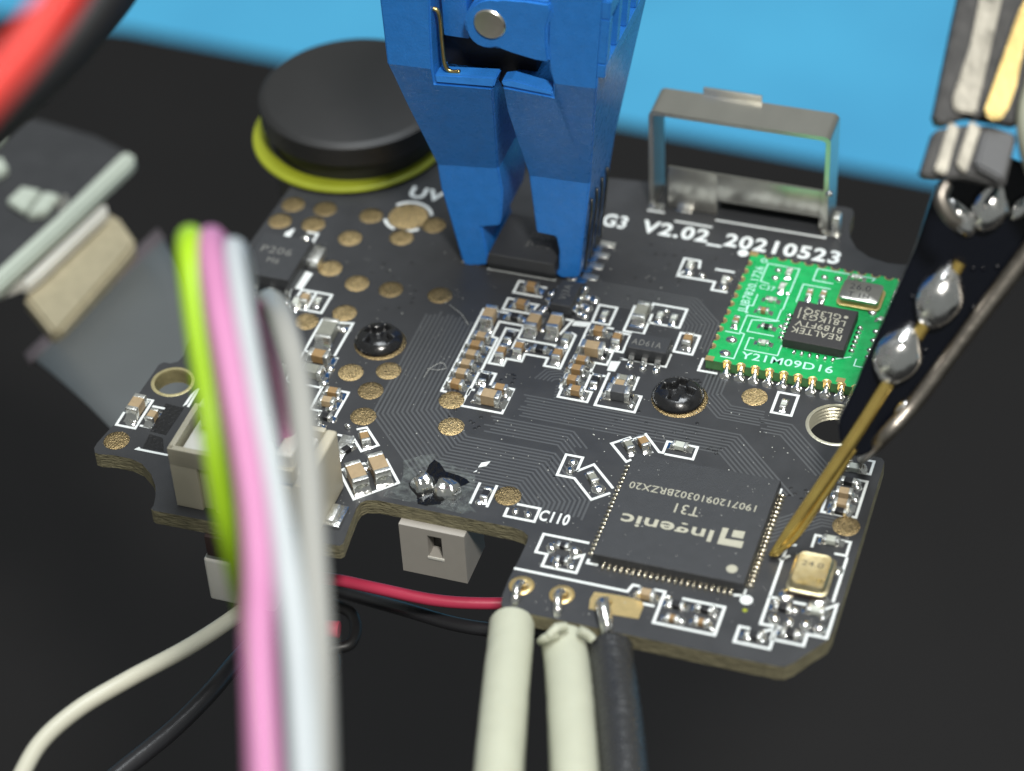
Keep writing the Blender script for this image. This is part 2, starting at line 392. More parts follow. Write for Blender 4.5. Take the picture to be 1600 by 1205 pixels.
# plated barrels of the two mounting holes
def barrel(c, r_, m, thread, name):
    bm = bmesh.new(); prof = [(r_ + 0.26, 0.012), (r_ + 0.22, 0.03), (r_ + 0.02, 0.035)]
    k = 4 if thread else 3
    for i in range(k * 2 + 1):
        z = -TH * i / (k * 2); prof.append((r_ + (0.0 if i % 2 == 0 else (0.2 if thread else 0.015)), z))
    prof += [(r_ + 0.12, -TH - 0.02)]
    lathe(bm, prof, 44); return link(name, finish(bm, m, 'auto'), board, (c.x, c.y, 0))
barrel(HA, HRA - 0.02, 'plated', False, 'plated_hole')
barrel(HB, HRB - 0.02, 'insert', True, 'threaded_hole')
for i, p in enumerate(ph):
    bm = bmesh.new(); lathe(bm, [(0.82 if i < 2 else 0.5, 0.0), (0.80 if i < 2 else 0.48, 0.035), (0.42, 0.04), (0.36, 0.0), (0.36, -TH), (0.42, -TH - 0.01)], 32)
    link('solder_hole', finish(bm, 'gold_bright', True), board, p)
g = [ta('N', *q) for q in ((668, 402), (800, 420), (905, 440), (985, 468), (990, 500), (958, 578), (800, 552), (632, 512), (640, 450))]
bm = bmesh.new()
# the rectangular land is built round its hole
hp = ph[2]; ring = [hp + Vector((0.43 * math.cos(2 * math.pi * k / 18), 0.43 * math.sin(2 * math.pi * k / 18), 0)) for k in range(18)]
cv = bpy.data.curves.new('land', 'CURVE'); cv.dimensions = '2D'; cv.fill_mode = 'BOTH'; cv.extrude = 0.018; crv = cv
spline(g); spline(ring); co = bpy.data.objects.new('land', cv); col.objects.link(co)
me = bpy.data.meshes.new_from_object(co.evaluated_get(bpy.context.evaluated_depsgraph_get())); bpy.data.objects.remove(co)
me.transform(Matrix.Translation((0, 0, 0.018))); me.materials.clear(); me.materials.append(MATS['gold_bright']); link('solder_land', me, board); bm.free()

# copper tracks under the solder mask: bundles of parallel lines with 45 degree turns
bm = bmesh.new()
def bundle(path, n, pitch, w=0.11, side=0.0):
    P = [Vector((p[0], p[1])) for p in path]
    for k in range(n):
        off = (k - (n - 1) / 2 + side) * pitch; out = []
        for i in range(len(P)):
            d1 = (P[i] - P[i - 1]).normalized() if i else (P[1] - P[0]).normalized()
            d2 = (P[i + 1] - P[i]).normalized() if i < len(P) - 1 else d1
            n1 = Vector((-d1.y, d1.x)); n2 = Vector((-d2.y, d2.x)); mm = (n1 + n2).normalized()
            out.append(P[i] + mm * (off / max(0.5, mm.dot(n1))))
        e0 = random.uniform(-0.4, 0.4)
        out[0] = out[0] + (out[0] - out[1]).normalized() * e0; out[-1] = out[-1] + (out[-1] - out[-2]).normalized() * e0
        ribbon(bm, out, w, -0.002, 0.013)
def P2(x, y): return at(x, y)
bundle([(-6.0, 6.0), (-6.0, -4.4), (-2.3, -8.1), (4.0, -8.1), (6.2, -10.3), (6.2, -11.3)], 16, 0.31, 0.15)
bundle([(1.4, -1.75), (16.0, -1.75), (20.3, -6.05)], 8, 0.30, 0.14)
bundle([(-0.2, -4.15), (5.2, -4.15), (6.2, -5.15)], 6, 0.31, 0.14)
bundle([(17.6, 0.6), (19.3, 0.6), (22.9, -3.0)], 5, 0.30, 0.14)
w0 = at(1112, 610)
bundle([(w0.x, w0.y + 2.2), (w0.x, w0.y - 0.5), (w0.x + 1.4, w0.y - 1.9), (w0.x + 4.0, w0.y - 1.9)], 6, 0.28, 0.13)
for k in range(5):
    rr = 0.4 + 0.3 * k
    ribbon(bm, [(2.9 + rr * math.cos(a), 1.1 + rr * math.sin(a)) for a in [R(d) for d in (-80, -40, 0, 45, 90, 135, 180)]], 0.13, -0.002, 0.013)
w3 = at(1262, 820)
bundle([(w3.x - 2.6, w3.y - 1.6), (w3.x + 0.6, w3.y + 1.0), (w3.x + 2.0, w3.y + 1.0)], 7, 0.28, 0.13)
w4 = at(1010, 470)
bundle([(w4.x - 5, w4.y), (w4.x + 3.0, w4.y), (w4.x + 4.5, w4.y - 1.5), (w4.x + 4.5, w4.y - 4.5)], 9, 0.28, 0.12)
tr = link('copper_tracks', finish(bm, 'trace'), board); tr['kind'] = 'stuff'
# tented via dimples, too many and too small to pick apart
bm = bmesh.new()
for cx_, cy_, n_, sp in ((800, 590, 5, 14), (740, 660, 8, 22), (1080, 690, 9, 24), (1110, 700, 7, 20), (870, 720, 6, 22), (1240, 770, 7, 16), (700, 660, 5, 18), (1000, 660, 5, 40), (1090, 590, 6, 10), (640, 480, 6, 26), (1010, 450, 8, 34), (1040, 400, 6, 30), (620, 420, 5, 30)):
    for _ in range(n_):
        q = at(cx_ + random.gauss(0, sp), cy_ + random.gauss(0, sp * 0.6)); lathe(bm, [(0.13, 0.0), (0.11, 0.014), (0.07, 0.012), (0.0, 0.004)], 12, q)
vi = link('vias', finish(bm, 'residue_dark', True), board); vi['kind'] = 'stuff'

# ------------------------------------------------------------------ white silkscreen outlines
SILK = [
 ('E', [(642, 148), (152, 998), (255, 1012)]), ('E', [(790, 178), (900, 196)]),
 ('E', [(1055, 330), (800, 290), (715, 440), (782, 460), (600, 770), (600, 800), (765, 828), (690, 945)]),
 ('E', [(600, 790), (432, 1045)]), ('E', [(640, 545), (722, 556)]),
 ('E', [(960, 55), (892, 45), (852, 157), (1118, 198)]), ('E', [(1110, 96), (1208, 106), (1155, 165)]),
 ('B', [(800, 705), (755, 700), (712, 785), (935, 828)]), ('B', [(905, 740), (978, 745)]),
 ('E', [(1055, 332), (985, 462), (1385, 530), (1370, 550)]), ('E', [(985, 462), (910, 565)]),
 ('E', [(1010, 380), (870, 358), (670, 712), (840, 742), (878, 672), (1030, 700), (1068, 622), (1305, 665), (1255, 742), (1432, 772), (1600, 430), (1545, 400)]),
 ('E', [(1465, 258), (1565, 270), (1430, 420)]),
 ('P', [(742, 610), (734, 608), (722, 634.5), (784, 647), (805, 609), (792, 606.5)]),
 ('F', [(552, 95), (715, 112), (640, 275), (482, 258), (552, 95)]),
 ('F', [(870, 100), (755, 325), (945, 356), (1040, 180)]),
 ('F', [(1010, 140), (1036, 86), (1336, 132), (1262, 300), (985, 250)]),
 ('F', [(1280, 345), (1446, 378), (1376, 540), (1212, 514), (1280, 345)]),
 ('F', [(760, 575), (730, 575), (1140, 652), (1195, 535)]),
 ('F', [(830, 362), (690, 340)]), ('F', [(830, 362), (745, 517), (602, 490)]),
 ('F', [(470, 255), (330, 480), (140, 822), (215, 842), (180, 915), (440, 967), (492, 878), (410, 862), (505, 700)]),
 ('F', [(470, 700), (510, 612), (620, 626), (670, 520), (600, 505)]),
 ('F', [(640, 700), (487, 985), (866, 1050), (928, 915), (850, 900)]),
 ('F', [(850, 860), (912, 740)]), ('F', [(470, 708), (610, 724)]), ('F', [(680, 310), (560, 300)]),
 ('A', [(460, 915), (697, 950), (606, 1096), (366, 1046), (460, 915)]), ('A', [(572, 940), (492, 1060)]),
 ('A', [(395, 440), (330, 540), (530, 566), (590, 480), (500, 466)]),
 ('G', [(470, 280), (232, 640), (300, 655)]), ('G', [(640, 322), (810, 332), (570, 695)]),
 ('G', [(240, 660), (40, 985), (440, 1060), (690, 742), (550, 735)]),
 ('H', [(430, 25), (285, 262), (420, 286)]), ('H', [(620, 78), (700, 88), (520, 390)]), ('H', [(400, 290), (350, 370)]),
 ('H', [(780, 475), (884, 455), (1006, 640), (830, 702), (735, 545)]), ('H', [(580, 530), (740, 552)]), ('H', [(620, 578), (752, 595), (705, 632)]),
 ('H', [(660, 880), (602, 910), (752, 1202), (1218, 1030), (1088, 790), (820, 835)]),
 ('I', [(430, 560), (330, 690), (540, 730), (762, 450), (650, 422)]), ('I', [(590, 700), (690, 722)]), ('I', [(720, 500), (852, 520)]),
 ('I', [(590, 930), (560, 945), (864, 1042)]), ('I', [(1210, 315), (1075, 505)]),
 ('J', [(895, 350), (825, 505)]), ('J', [(1020, 370), (940, 530)]), ('J', [(1100, 535), (1062, 592), (1292, 640), (1337, 542), (1165, 512)]),
 ('K', [(275, 510), (352, 372), (165, 337), (52, 545), (250, 582), (425, 806), (622, 737)]), ('K', [(275, 510), (452, 440), (652, 688)]),
 ('K', [(850, 190), (826, 160), (635, 222), (790, 412), (842, 390)]), ('K', [(835, 192), (992, 126), (1132, 312), (1172, 316), (1212, 200), (1275, 208)]),
 ('K', [(1430, 242), (1532, 260), (1476, 386), (1190, 326)]),
 ('L', [(495, 75), (672, 105), (606, 286), (428, 254), (495, 75)]),
 ('L', [(1270, 680), (1348, 692), (1300, 806), (1025, 742), (1050, 700)]),
 ('L', [(1052, 822), (985, 818), (880, 1142), (1065, 1182)]), ('L', [(1190, 856), (1287, 872), (1190, 1195), (1140, 1184)]),
 ('M', [(700, 185), (648, 178), (612, 265)]), ('M', [(830, 214), (912, 226), (878, 332), (790, 312)]),
 ('M', [(505, 252), (437, 250), (230, 842), (392, 872)]), ('M', [(375, 365), (455, 330)]), ('M', [(885, 345), (775, 680)]), ('M', [(480, 680), (580, 695)]), ('M', [(300, 640), (375, 652)]),
 ('M', [(350, 850), (332, 962), (552, 1022), (598, 925), (730, 952), (805, 700), (720, 735)]), ('M', [(155, 880), (75, 862), (22, 975), (302, 1032), (345, 880), (255, 900)]),
 ('N', [(140, 245), (880, 412), (922, 355), (968, 364)]), ('N', [(635, 80), (335, 20), (278, 137), (356, 157), (325, 230), (548, 276), (602, 160), (530, 180)]),
 ('N', [(1060, 385), (1132, 405), (1030, 596), (1457, 692), (1542, 505), (1245, 448)]), ('N', [(985, 478), (1060, 500)]),
 ('N', [(632, 185), (620, 210), (690, 230)]), ('O', [(1435, 270), (1422, 318)]), ('O', [(1200, 930), (1190, 985)]), ('O', [(1120, 968), (1190, 972)]),
 ('C', [(745, 620), (690, 655), (740, 545), (745, 520), (875, 530), (862, 600)]), ('C', [(690, 655), (985, 705), (960, 765), (1085, 780)]), ('C', [(1140, 630), (985, 612)]),
 ('D', [(45, 900), (8, 995), (155, 1020)]), ('B', [(510, 598), (1040, 690)]),
 ('U', [(505, 845), (1060, 930)]), ('U', [(165, 795), (250, 812)]), ('U', [(300, 850), (490, 880)]),
]
def snap(P):
    out = [P[0].copy()]
    for q in P[1:]:
        a = out[-1]; d = q - a; q = q.copy()
        if abs(d.y) < 0.16 * abs(d.x): q.y = a.y
        elif abs(d.x) < 0.16 * abs(d.y): q.x = a.x
        out.append(q)
    return out
for t, pts in SILK:
    P = snap([ta(t, *q) for q in pts])
    if (P[0] - P[-1]).length < 0.35 and len(P) > 3:
        P = P[:-1]; cl = True
    else: cl = False
    bm = bmesh.new(); ribbon(bm, P, 0.185, 0.0, 0.022, closed=cl); link('silkscreen_line', finish(bm, 'silk'), board)
for t, pts in (('F', [(330, 240), (470, 252), (432, 292), (305, 280)]), ('F', [(652, 598), (742, 602), (692, 690), (618, 682)]), ('I', [(1195, 312), (1080, 480), (1035, 500), (1120, 380)]),
               ('J', [(590, 285), (615, 280), (600, 330), (578, 335)]), ('J', [(535, 395), (550, 400), (520, 465), (495, 470)]), ('A', [(490, 770), (545, 790), (460, 915), (400, 905)]),
               ('A', [(330, 470), (390, 440), (350, 545), (300, 540)])):
    bm = bmesh.new(); polyprism(bm, [ta(t, *q) for q in pts], 0.0, 0.024); link('silkscreen_block', finish(bm, 'silk'), board)
bm = bmesh.new(); lathe(bm, [(0.42, 0), (0.40, 0.022), (0, 0.023)], 20); link('silkscreen_dot', finish(bm, 'silk'), board, ta('O', 1205, 1000))
bm = bmesh.new(); lathe(bm, [(0.40, 0), (0.38, 0.022), (0, 0.023)], 20); link('silkscreen_dot', finish(bm, 'silk'), board, ta('C', 1205, 478))
bm = bmesh.new(); lathe(bm, [(0.16, 0), (0.13, 0.03), (0, 0.034)], 10); link('paint_speck', finish(bm, 'gasket'), board, ta('O', 1195, 1068))
def lettering(s, p0, p1, h, z, m, parent, spacing=1.0, bold=0.0, name='lettering', thick=0.02):
    return link(name, text_mesh(s, p0, p1, h, z, m, thick, spacing, bold), parent)
a, b = ta('C', 395, 308), ta('P', 1312, 406); b.y = a.y
lettering('V2.02_20210523', a, b, 1.42, 0.0, 'silk', board, 1.12, 0.03)
a2 = at(938, 353); b2 = at(976, 357); b2.y = a2.y = a.y
lettering('G3', a2, b2, 1.42, 0.0, 'silk', board, 1.1, 0.025)
a2 = at(637, 307); b2 = at(690, 316); b2.y = a2.y
lettering('UV', a2, b2, 1.3, 0.0, 'silk', board, 1.1, 0.025)
a2 = ta('J', 1318, 622); b2 = ta('J', 1535, 668); b2.y = a2.y
lettering('C110', a2, b2, 0.95, 0.0, 'silk', board, 1.1, 0.025)

# ------------------------------------------------------------------ chip parts: capacitors, resistors, solder
TYPES = {  # length, width, height, body material, name
 'c4': (1.08, 0.60, 0.58, 'cap_tan', 'capacitor'), 'b4': (1.08, 0.60, 0.58, 'cap_brown', 'capacitor'), 'g4': (1.0, 0.52, 0.48, 'cap_grey', 'capacitor'), 'w4': (1.05, 0.55, 0.42, 'cap_white', 'capacitor'),
 'r4': (1.0, 0.5, 0.36, 'res_black', 'resistor'), 'c6': (1.65, 0.85, 0.88, 'cap_tan', 'capacitor'), 'b6': (1.55, 0.8, 0.72, 'cap_brown', 'capacitor'), 'g6': (1.75, 0.9, 0.7, 'cap_grey', 'capacitor'),
 'c8': (2.0, 1.1, 1.05, 'cap_tan', 'capacitor'), 'g8': (2.1, 1.15, 0.85, 'cap_grey', 'capacitor'), 'l6': (1.65, 0.85, 0.85, 'ferrite', 'inductor'),
 'y4': (0.8, 0.42, 0.42, 'cap_tan', 'capacitor'), 'z4': (0.8, 0.42, 0.3, 'cap_white', 'resistor'), 'k4': (0.8, 0.42, 0.3, 'res_black', 'resistor'), 'n4': (0.8, 0.42, 0.4, 'cap_brown', 'capacitor')}
CACHE = {}
def fillet(bm, x0, W, H, sgn, ext, mi):
    prof = [(0.0, 0.62 * H), (0.07, 0.42 * H), (0.15, 0.25 * H), (0.25, 0.12 * H), (ext, 0.03), (ext + 0.02, 0.0)]
    rows = []
    for d, z in prof:
        hw = W / 2 * (0.94 + 0.22 * min(1, d / ext)); rows.append([bm.verts.new((x0 + sgn * d, hw * t, z * (1 - 0.35 * abs(t) ** 3) if z > 0.04 else z)) for t in (-1, -0.6, 0, 0.6, 1)])
    for r1, r2 in zip(rows, rows[1:]):
        for k in range(4):
            f = bm.faces.new((r1[k], r1[k + 1], r2[k + 1], r2[k])); f.material_index = mi; f.smooth = True
    for k in (0, -1):
        vs = [r_[k] for r_ in rows]; base = bm.verts.new((x0, rows[0][k].co.y, 0))
        bm.faces.new(vs + [base]).material_index = mi
def comp_meshes(ty, joined):
    key = (ty, joined)
    if key in CACHE: return CACHE[key]
    L, W, H, bmn, nm = TYPES[ty]; te = 0.24 if L < 1.3 else 0.36
    lift = 0.03; ext = 0.34 if L < 1.3 else 0.42
    if joined:
        bm = bmesh.new(); bbox(bm, -L / 2 + te, L / 2 - te, -W / 2 + 0.01, W / 2 - 0.01, lift, H - 0.01, 0.03, 1, 0)
        for s in (-1, 1):
            x = s * (L / 2 - te / 2); bbox(bm, x - te / 2, x + te / 2, -W / 2, W / 2, lift * 0.5, H + 0.012, 0.05, 2, 1)
            fillet(bm, s * L / 2, W, H, s, ext * 0.8, 2)
        CACHE[key] = finish(bm, [bmn, 'tin', 'solder'], 'auto')
    else:
        out = [box_mesh(-L / 2 + te * 0.6, L / 2 - te * 0.6, -W / 2 + 0.008, W / 2 - 0.008, lift, H - 0.008, bmn, 0.035, 1)]
        for s in (-1, 1):
            x = s * (L / 2 - te / 2)
            out.append(box_mesh(x - te / 2, x + te / 2, -W / 2, W / 2, lift * 0.5, H + 0.012, 'tin', 0.055, 2))
        for s in (-1, 1):
            bm = bmesh.new(); fillet(bm, s * L / 2, W, H, s, ext, 0)
            bbox(bm, s * (L / 2 - te * 0.9) - 0.02 if s > 0 else -L / 2 - ext, s * (L / 2) + ext if s > 0 else -L / 2 + te, -W * 0.56, W * 0.56, -0.0, 0.03, 0, 1, 0)
            out.append(finish(bm, 'solder', 'auto'))
        CACHE[key] = out
    return CACHE[key]
def place(ty, p, ang, parent, joined=False):
    ang = R(ang) + random.uniform(-0.035, 0.035)
    nm = TYPES[ty][4]; ms = comp_meshes(ty, joined)
    if joined: return link(nm, ms, parent, p, ang)
    o = link(nm, ms[0], parent, p, ang)
    for k, mm in enumerate(ms[1:]):
        link('terminal' if k < 2 else 'solder_joint', mm, o)
    return o
COMPS = [  # where the top face shows, kind, direction of the long axis on the board
 ('E', 692, 185, 'c6', 90), ('E', 612, 412, 'c4', 0), ('E', 552, 503, 'b4', 0), ('E', 508, 597, 'c4', 0), ('E', 452, 698, 'c4', 0), ('E', 402, 793, 'c4', 0), ('E', 347, 900, 'b4', 0),
 ('E', 960, 215, 'r4', 0), ('E', 1030, 72, 'b4', 0), ('E', 1158, 245, 'c6', 90), ('E', 1374, 262, 'c6', 90), ('E', 905, 415, 'r4', 90), ('E', 818, 570, 'b4', 90), ('E', 1002, 525, 'b4', 90),
 ('E', 1222, 548, 'r4', 0), ('E', 1405, 595, 'b4', 90), ('E', 1495, 435, 'g4', 90), ('E', 640, 850, 'r4', 90), ('E', 805, 952, 'b4', 0), ('E', 692, 1022, 'c6', 0),
 ('B', 852, 718, 'b4', 0),
 ('F', 595, 170, 'z4', 90), ('F', 925, 130, 'g6', 90), ('F', 1090, 180, 'z4', 90), ('F', 1212, 205, 'z4', 90), ('F', 1340, 380, 'b4', 90), ('F', 545, 300, 'b4', 0), ('F', 490, 445, 'c6', 0),
 ('F', 708, 368, 'b4', 90), ('F', 390, 565, 'b4', 0), ('F', 348, 645, 'b4', 0), ('F', 308, 738, 'b4', 0), ('F', 342, 832, 'b4', 0), ('F', 515, 750, 'r4', 90),
 ('F', 765, 735, 'g4', 0), ('F', 735, 782, 'c4', 0), ('F', 722, 838, 'l6', 0),
 ('A', 480, 962, 'c4', 90), ('A', 580, 992, 'z4', 90), ('G', 512, 375, 'g8', 90), ('G', 420, 660, 'b6', 0), ('G', 330, 830, 'g6', 0),
 ('H', 530, 58, 'b4', 0), ('H', 470, 152, 'c4', 0), ('H', 445, 318, 'r4', 0),
 ('H', 862, 530, 'b4', 'K1'), ('H', 778, 900, 'c8', 'K2'), ('H', 1008, 812, 'c8', 'K2'),
 ('I', 545, 450, 'c6', 90), ('I', 712, 572, 'c4', 90),
 ('K', 440, 555, 'g4', 'K3'), ('K', 815, 215, 'g4', 'K3'), ('K', 968, 182, 'b4', 'K3'), ('K', 1348, 222, 'w4', 0),
 ('L', 540, 170, 'z4', 90), ('L', 1170, 725, 'w4', 0), ('L', 1120, 852, 'r4', 0), ('L', 1082, 945, 'c4', 0), ('L', 1062, 1045, 'c4', 0), ('L', 1040, 1118, 'r4', 0),
 ('M', 765, 195, 'w4', 0), ('M', 650, 722, 'w4', 0), ('M', 400, 705, 'r4', 0), ('M', 455, 900, 'r4', 0), ('M', 180, 915, 'r4', 0),
 ('N', 460, 85, 'k4', 0), ('N', 455, 180, 'k4', 0), ('N', 1008, 395, 'c4', 0), ('N', 1205, 470, 'r4', 0), ('N', 1395, 500, 'r4', 0), ('N', 1180, 560, 'n4', 0), ('N', 1370, 585, 'n4', 0),
 ('J', 935, 420, 'r4', 90), ('B', 690, 700, 'k4', 0), ('P', 1078, 412, 'z4', 90), ('P', 1132, 436, 'z4', 90),
 ('P', 437, 640, 'r4', 0), ('P', 428, 540, 'w4', 90), ('P', 442, 575, 'g4', 90), ('P', 418, 512, 'c4', 0), ('P', 462, 470, 'w4', 90), ('P', 490, 660, 'r4', 0), ('P', 540, 700, 'r4', 60), ('P', 466, 378, 'w4', 0),
]
COMPS = [c for c in COMPS if not (c[0] == 'B' and c[3] == 'k4')]
def axis_angle(t, p, q):
    a, b = ta(t, *p), ta(t, *q); return math.degrees(math.atan2(b.y - a.y, b.x - a.x))
KA = {'K1': axis_angle('H', (850, 490), (900, 620)), 'K2': axis_angle('H', (740, 835), (815, 985)), 'K3': axis_angle('K', (420, 515), (470, 600))}
for t, x, y, ty, ang in COMPS:
    H = TYPES[ty][2]; q = ta(t, x, y, H); q.z = 0
    place(ty, q, KA.get(ang, ang), board)
BLOBS = [  # solder domes on bare lands
 ('K', 235, 415, .34, .25), ('K', 205, 500, .36, .25), ('K', 500, 690, .5, .3), ('J', 1155, 558, .30, .2), ('J', 1247, 582, .30, .2), ('J', 890, 490, .30, .12),
 ('G', 690, 380, .5, .25), ('G', 545, 830, .42, .28), ('G', 478, 985, .48, .26), ('H', 590, 145, .32, .25), ('H', 512, 245, .42, .28), ('H', 690, 440, .28, .35), ('H', 870, 870, .4, .2), ('H', 105, 290, .42, .35), ('H', 110, 240, .34, .35),
 ('B', 1275, 760, .3, .35), ('B', 1240, 830, .3, .35), ('B', 1340, 838, .45, .2), ('B', 1290, 908, .42, .25), ('B', 1265, 972, .34, .25), ('B', 1205, 895, .3, .3), ('B', 1010, 792, .35, .25), ('B', 945, 920, .33, .2),
 ('C', 800, 575, .34, .28), ('C', 785, 635, .34, .26), ('C', 885, 650, .30, .25), ('C', 1085, 675, .36, .28), ('C', 1055, 742, .36, .26), ('A', 490, 510, .42, .3),
 ('M', 335, 808, .42, .42), ('M', 447, 838, .42, .42), ('M', 572, 858, .42, .42), ('M', 677, 882, .42, .40), ('M', 520, 925, .30, .35), ('M', 420, 925, .30, .2), ('M', 430, 622, .62, .2), ('M', 675, 665, .62, .22), ('M', 818, 440, .4, .2), ('M', 700, 800, .25, .25), ('M', 490, 745, .30, .3), ('M', 345, 680, .28, .25), ('M', 140, 948, .32, .25), ('M', 240, 920, .30, .3), ('M', 250, 965, .28, .15),
 ('N', 385, 108, .42, .34), ('N', 540, 132, .42, .34), ('N', 420, 215, .36, .2), ('N', 515, 232, .28, .18), ('N', 500, 180, .24, .3), ('N', 1160, 495, .25, .3), ('N', 1245, 510, .25, .3), ('N', 1345, 495, .24, .3), ('N', 1450, 510, .28, .35), ('N', 1138, 575, .25, .2), ('N', 1240, 590, .32, .25), ('N', 1335, 570, .24, .3), ('N', 1415, 590, .24, .25), ('N', 1460, 560, .22, .3), ('N', 1440, 645, .22, .2), ('N', 1155, 435, .24, .3),
 ('L', 1060, 862, .3, .3), ('L', 1185, 880, .34, .3), ('L', 1130, 690, .3, .3), ('L', 1245, 740, .36, .25), ('L', 985, 1000, .26, .2), ('L', 1185, 1030, .30, .2), ('L', 980, 1105, .30, .2), ('L', 1100, 1145, .36, .2), ('L', 1200, 925, .3, .3),
 ('F', 540, 385, .3, .2), ('F', 580, 560, .3, .2), ('F', 400, 915, .3, .15), ('F', 835, 985, .34, .15), ('F', 840, 740, .32, .3), ('F', 1150, 155, .26, .35), ('F', 455, 630, .26, .2), ('F', 405, 720, .26, .2), ('F', 285, 160, .2, .2),
 ('E', 1085, 580, .2, .1), ('E', 1250, 370, .28, .2), ('E', 590, 920, .3, .25), ('E', 860, 1050, .3, .2), ('E', 870, 590, .28, .2), ('I', 500, 665, .45, .14), ('I', 690, 680, .3, .12), ('Q', 1105, 20, .35, .3),
]
for t, x, y, r_, h in BLOBS:
    key = ('blob', round(r_, 2), round(h, 2))
    if key not in CACHE:
        bm = bmesh.new(); dome(bm, (0, 0, 0), r_ * 1.06, r_ * 0.88, h, 14, 5, p=0.8); CACHE[key] = finish(bm, 'solder', True)
    q = ta(t, x, y, h * 0.4); q.z = 0.002; link('solder_dome', CACHE[key], board, q, random.uniform(0, 6.28))

# hand-soldered bridge with dark flux round it
bm = bmesh.new()
star = [(560, 185), (600, 210), (640, 270), (740, 300), (800, 330), (820, 350), (740, 385), (690, 450), (640, 470), (600, 510), (500, 520), (435, 505), (430, 450), (385, 400), (370, 360), (430, 300), (500, 270), (520, 220)]
polyprism(bm, [ta('J', *q) for q in star], 0.0, 0.05); link('burnt_flux', finish(bm, 'flux_black'), board)
bm = bmesh.new()
fl = [(330, 190), (480, 150), (560, 140), (640, 200), (780, 260), (860, 300), (860, 400), (820, 520), (870, 570), (760, 580), (560, 530), (360, 490), (180, 450), (220, 400), (290, 380), (330, 300)]
polyprism(bm, [ta('J', *q) for q in fl], 0.0, 0.03); link('flux_residue', finish(bm, 'flux'), board)
for x, y, rx, ry in ((478, 352, .88, .80), (650, 392, .92, .84)):
    q = ta('J', x, y, 0.3); bm = bmesh.new(); dome(bm, (0, 0, 0), rx, ry, 0.85, 22, 8, p=0.75)
    for v in bm.verts: q_ = v.co.copy(); v.co *= 1 + 0.13 * math.sin(5 * q_.x + 3 * q_.y + x) * math.cos(4.3 * q_.y - 2 * q_.z) + random.gauss(0, .012)
    link('solder_bridge', finish(bm, 'solder', True), board, (q.x, q.y, 0.03))
bm = bmesh.new(); polyprism(bm, [ta('I', *q) for q in ((860, 470), (1050, 520), (860, 800), (700, 760))], 0.0, 0.02); polyprism(bm, [ta('I', *q) for q in ((690, 790), (830, 830), (840, 970), (620, 930))], 0.0, 0.024)
link('glue_patch', finish(bm, 'residue_dark'), board)
for t, pts in (('J', [(880, 240), (905, 205), (972, 195), (940, 230)]), ('J', [(845, 275), (875, 258), (868, 272)])):
    bm = bmesh.new(); polyprism(bm, [ta(t, *q) for q in pts], 0.0, 0.04); link('paint_fleck', finish(bm, 'silk'), board)

# ------------------------------------------------------------------ chips
def gull(bm, w, out, h, x, y, ang, t=0.13, start=0.0, foot=0.5, mi=0):
    """a bent lead leaving the package at height h and ending flat on the board, 'out' millimetres away"""
    prof = [(-0.05, h), (out * 0.28, h), (out * 0.45, h * 0.75), (out * 0.55, h * 0.2), (out * 0.68, t * 0.9), (out, t * 0.7)]
    ca, sa = math.cos(ang), math.sin(ang); rows = []
    for i, (d, z) in enumerate(prof):
        a = prof[max(i - 1, 0)]; b = prof[min(i + 1, len(prof) - 1)]; tx, tz = b[0] - a[0], b[1] - a[1]; l = math.hypot(tx, tz); nx, nz = -tz / l * t / 2, tx / l * t / 2
        row = []
        for dd_, zz in ((d + nx, z + nz), (d - nx, z - nz)):
            for s in (-1, 1):
                lx, ly = dd_, s * w / 2; row.append(bm.verts.new((x + lx * ca - ly * sa, y + lx * sa + ly * ca, max(0.004, zz))))
        rows.append(row)
    for r1, r2 in zip(rows, rows[1:]):
        for k, l in ((0, 1), (1, 3), (3, 2), (2, 0)): bm.faces.new((r1[k], r1[l], r2[l], r2[k])).material_index = mi
    for r_ in (rows[0], rows[-1]): bm.faces.new((r_[0], r_[1], r_[3], r_[2])).material_index = mi
def package(name, parent, c, sx, sy, h, z0, m, draft=0.08):
    bm = bmesh.new(); mid = z0 + (h - z0) * 0.45
    lv = [(z0, draft), (mid, 0.0), (h - 0.05, draft * 0.9), (h, draft * 0.9 + 0.05)]
    rows = [[bm.verts.new((s * (sx / 2 - i), t * (sy / 2 - i), z)) for s, t in ((-1, -1), (1, -1), (1, 1), (-1, 1))] for z, i in lv]
    for a, b in zip(rows, rows[1:]):
        for k in range(4): bm.faces.new((a[k], a[(k + 1) % 4], b[(k + 1) % 4], b[k]))
    bm.faces.new(rows[-1]); bm.faces.new(list(reversed(rows[0])))
    return link(name, finish(bm, m), parent, c)

# the large processor
ccx = (at(940.6, 890).x + at(1139, 930.4).x) / 2; ccy = (at(1224.4, 778.4).y + at(1178, 919.7).y) / 2
CHIP = Vector((ccx + 0.05, ccy + 0.05, 0)); CH = 0.88
chip = package('processor_chip', board, CHIP, 10.0, 9.8, CH, 0.05, 'epoxy', 0.03); chip['label'] = 'large square black chip with pale printed name, at the near corner'
bm = bmesh.new(); bbox(bm, -0.06, 0.40, -0.105, 0.105, 0.0, 0.05, 0.02, 1); bbox(bm, -0.03, 0.10, -0.10, 0.10, 0.05, 0.24, 0.03, 1); dome(bm, (0.24, 0, 0.03), 0.25, 0.125, 0.24, 10, 5, p=0.8); lead_me = finish(bm, 'lead_tin', 'auto')
for k in range(22):
    o_ = (k - 10.5) * 0.4
    for ang, x, y in ((0, 5.0, o_), (90, o_, 4.9), (180, -5.0, o_), (270, o_, -4.9)): link('lead', lead_me, chip, (x, y, 0), R(ang))
def chip_text(s, q0, q1, h, thick=0.006, bold=0.0):
    p0 = ta('O', *q0, CH) - CHIP; p1 = ta('O', *q1, CH) - CHIP; p1.y = p0.y
    lettering(s, p0, p1, h, CH + 0.001, 'marking', chip, 1.05, bold, 'printed_text', thick)
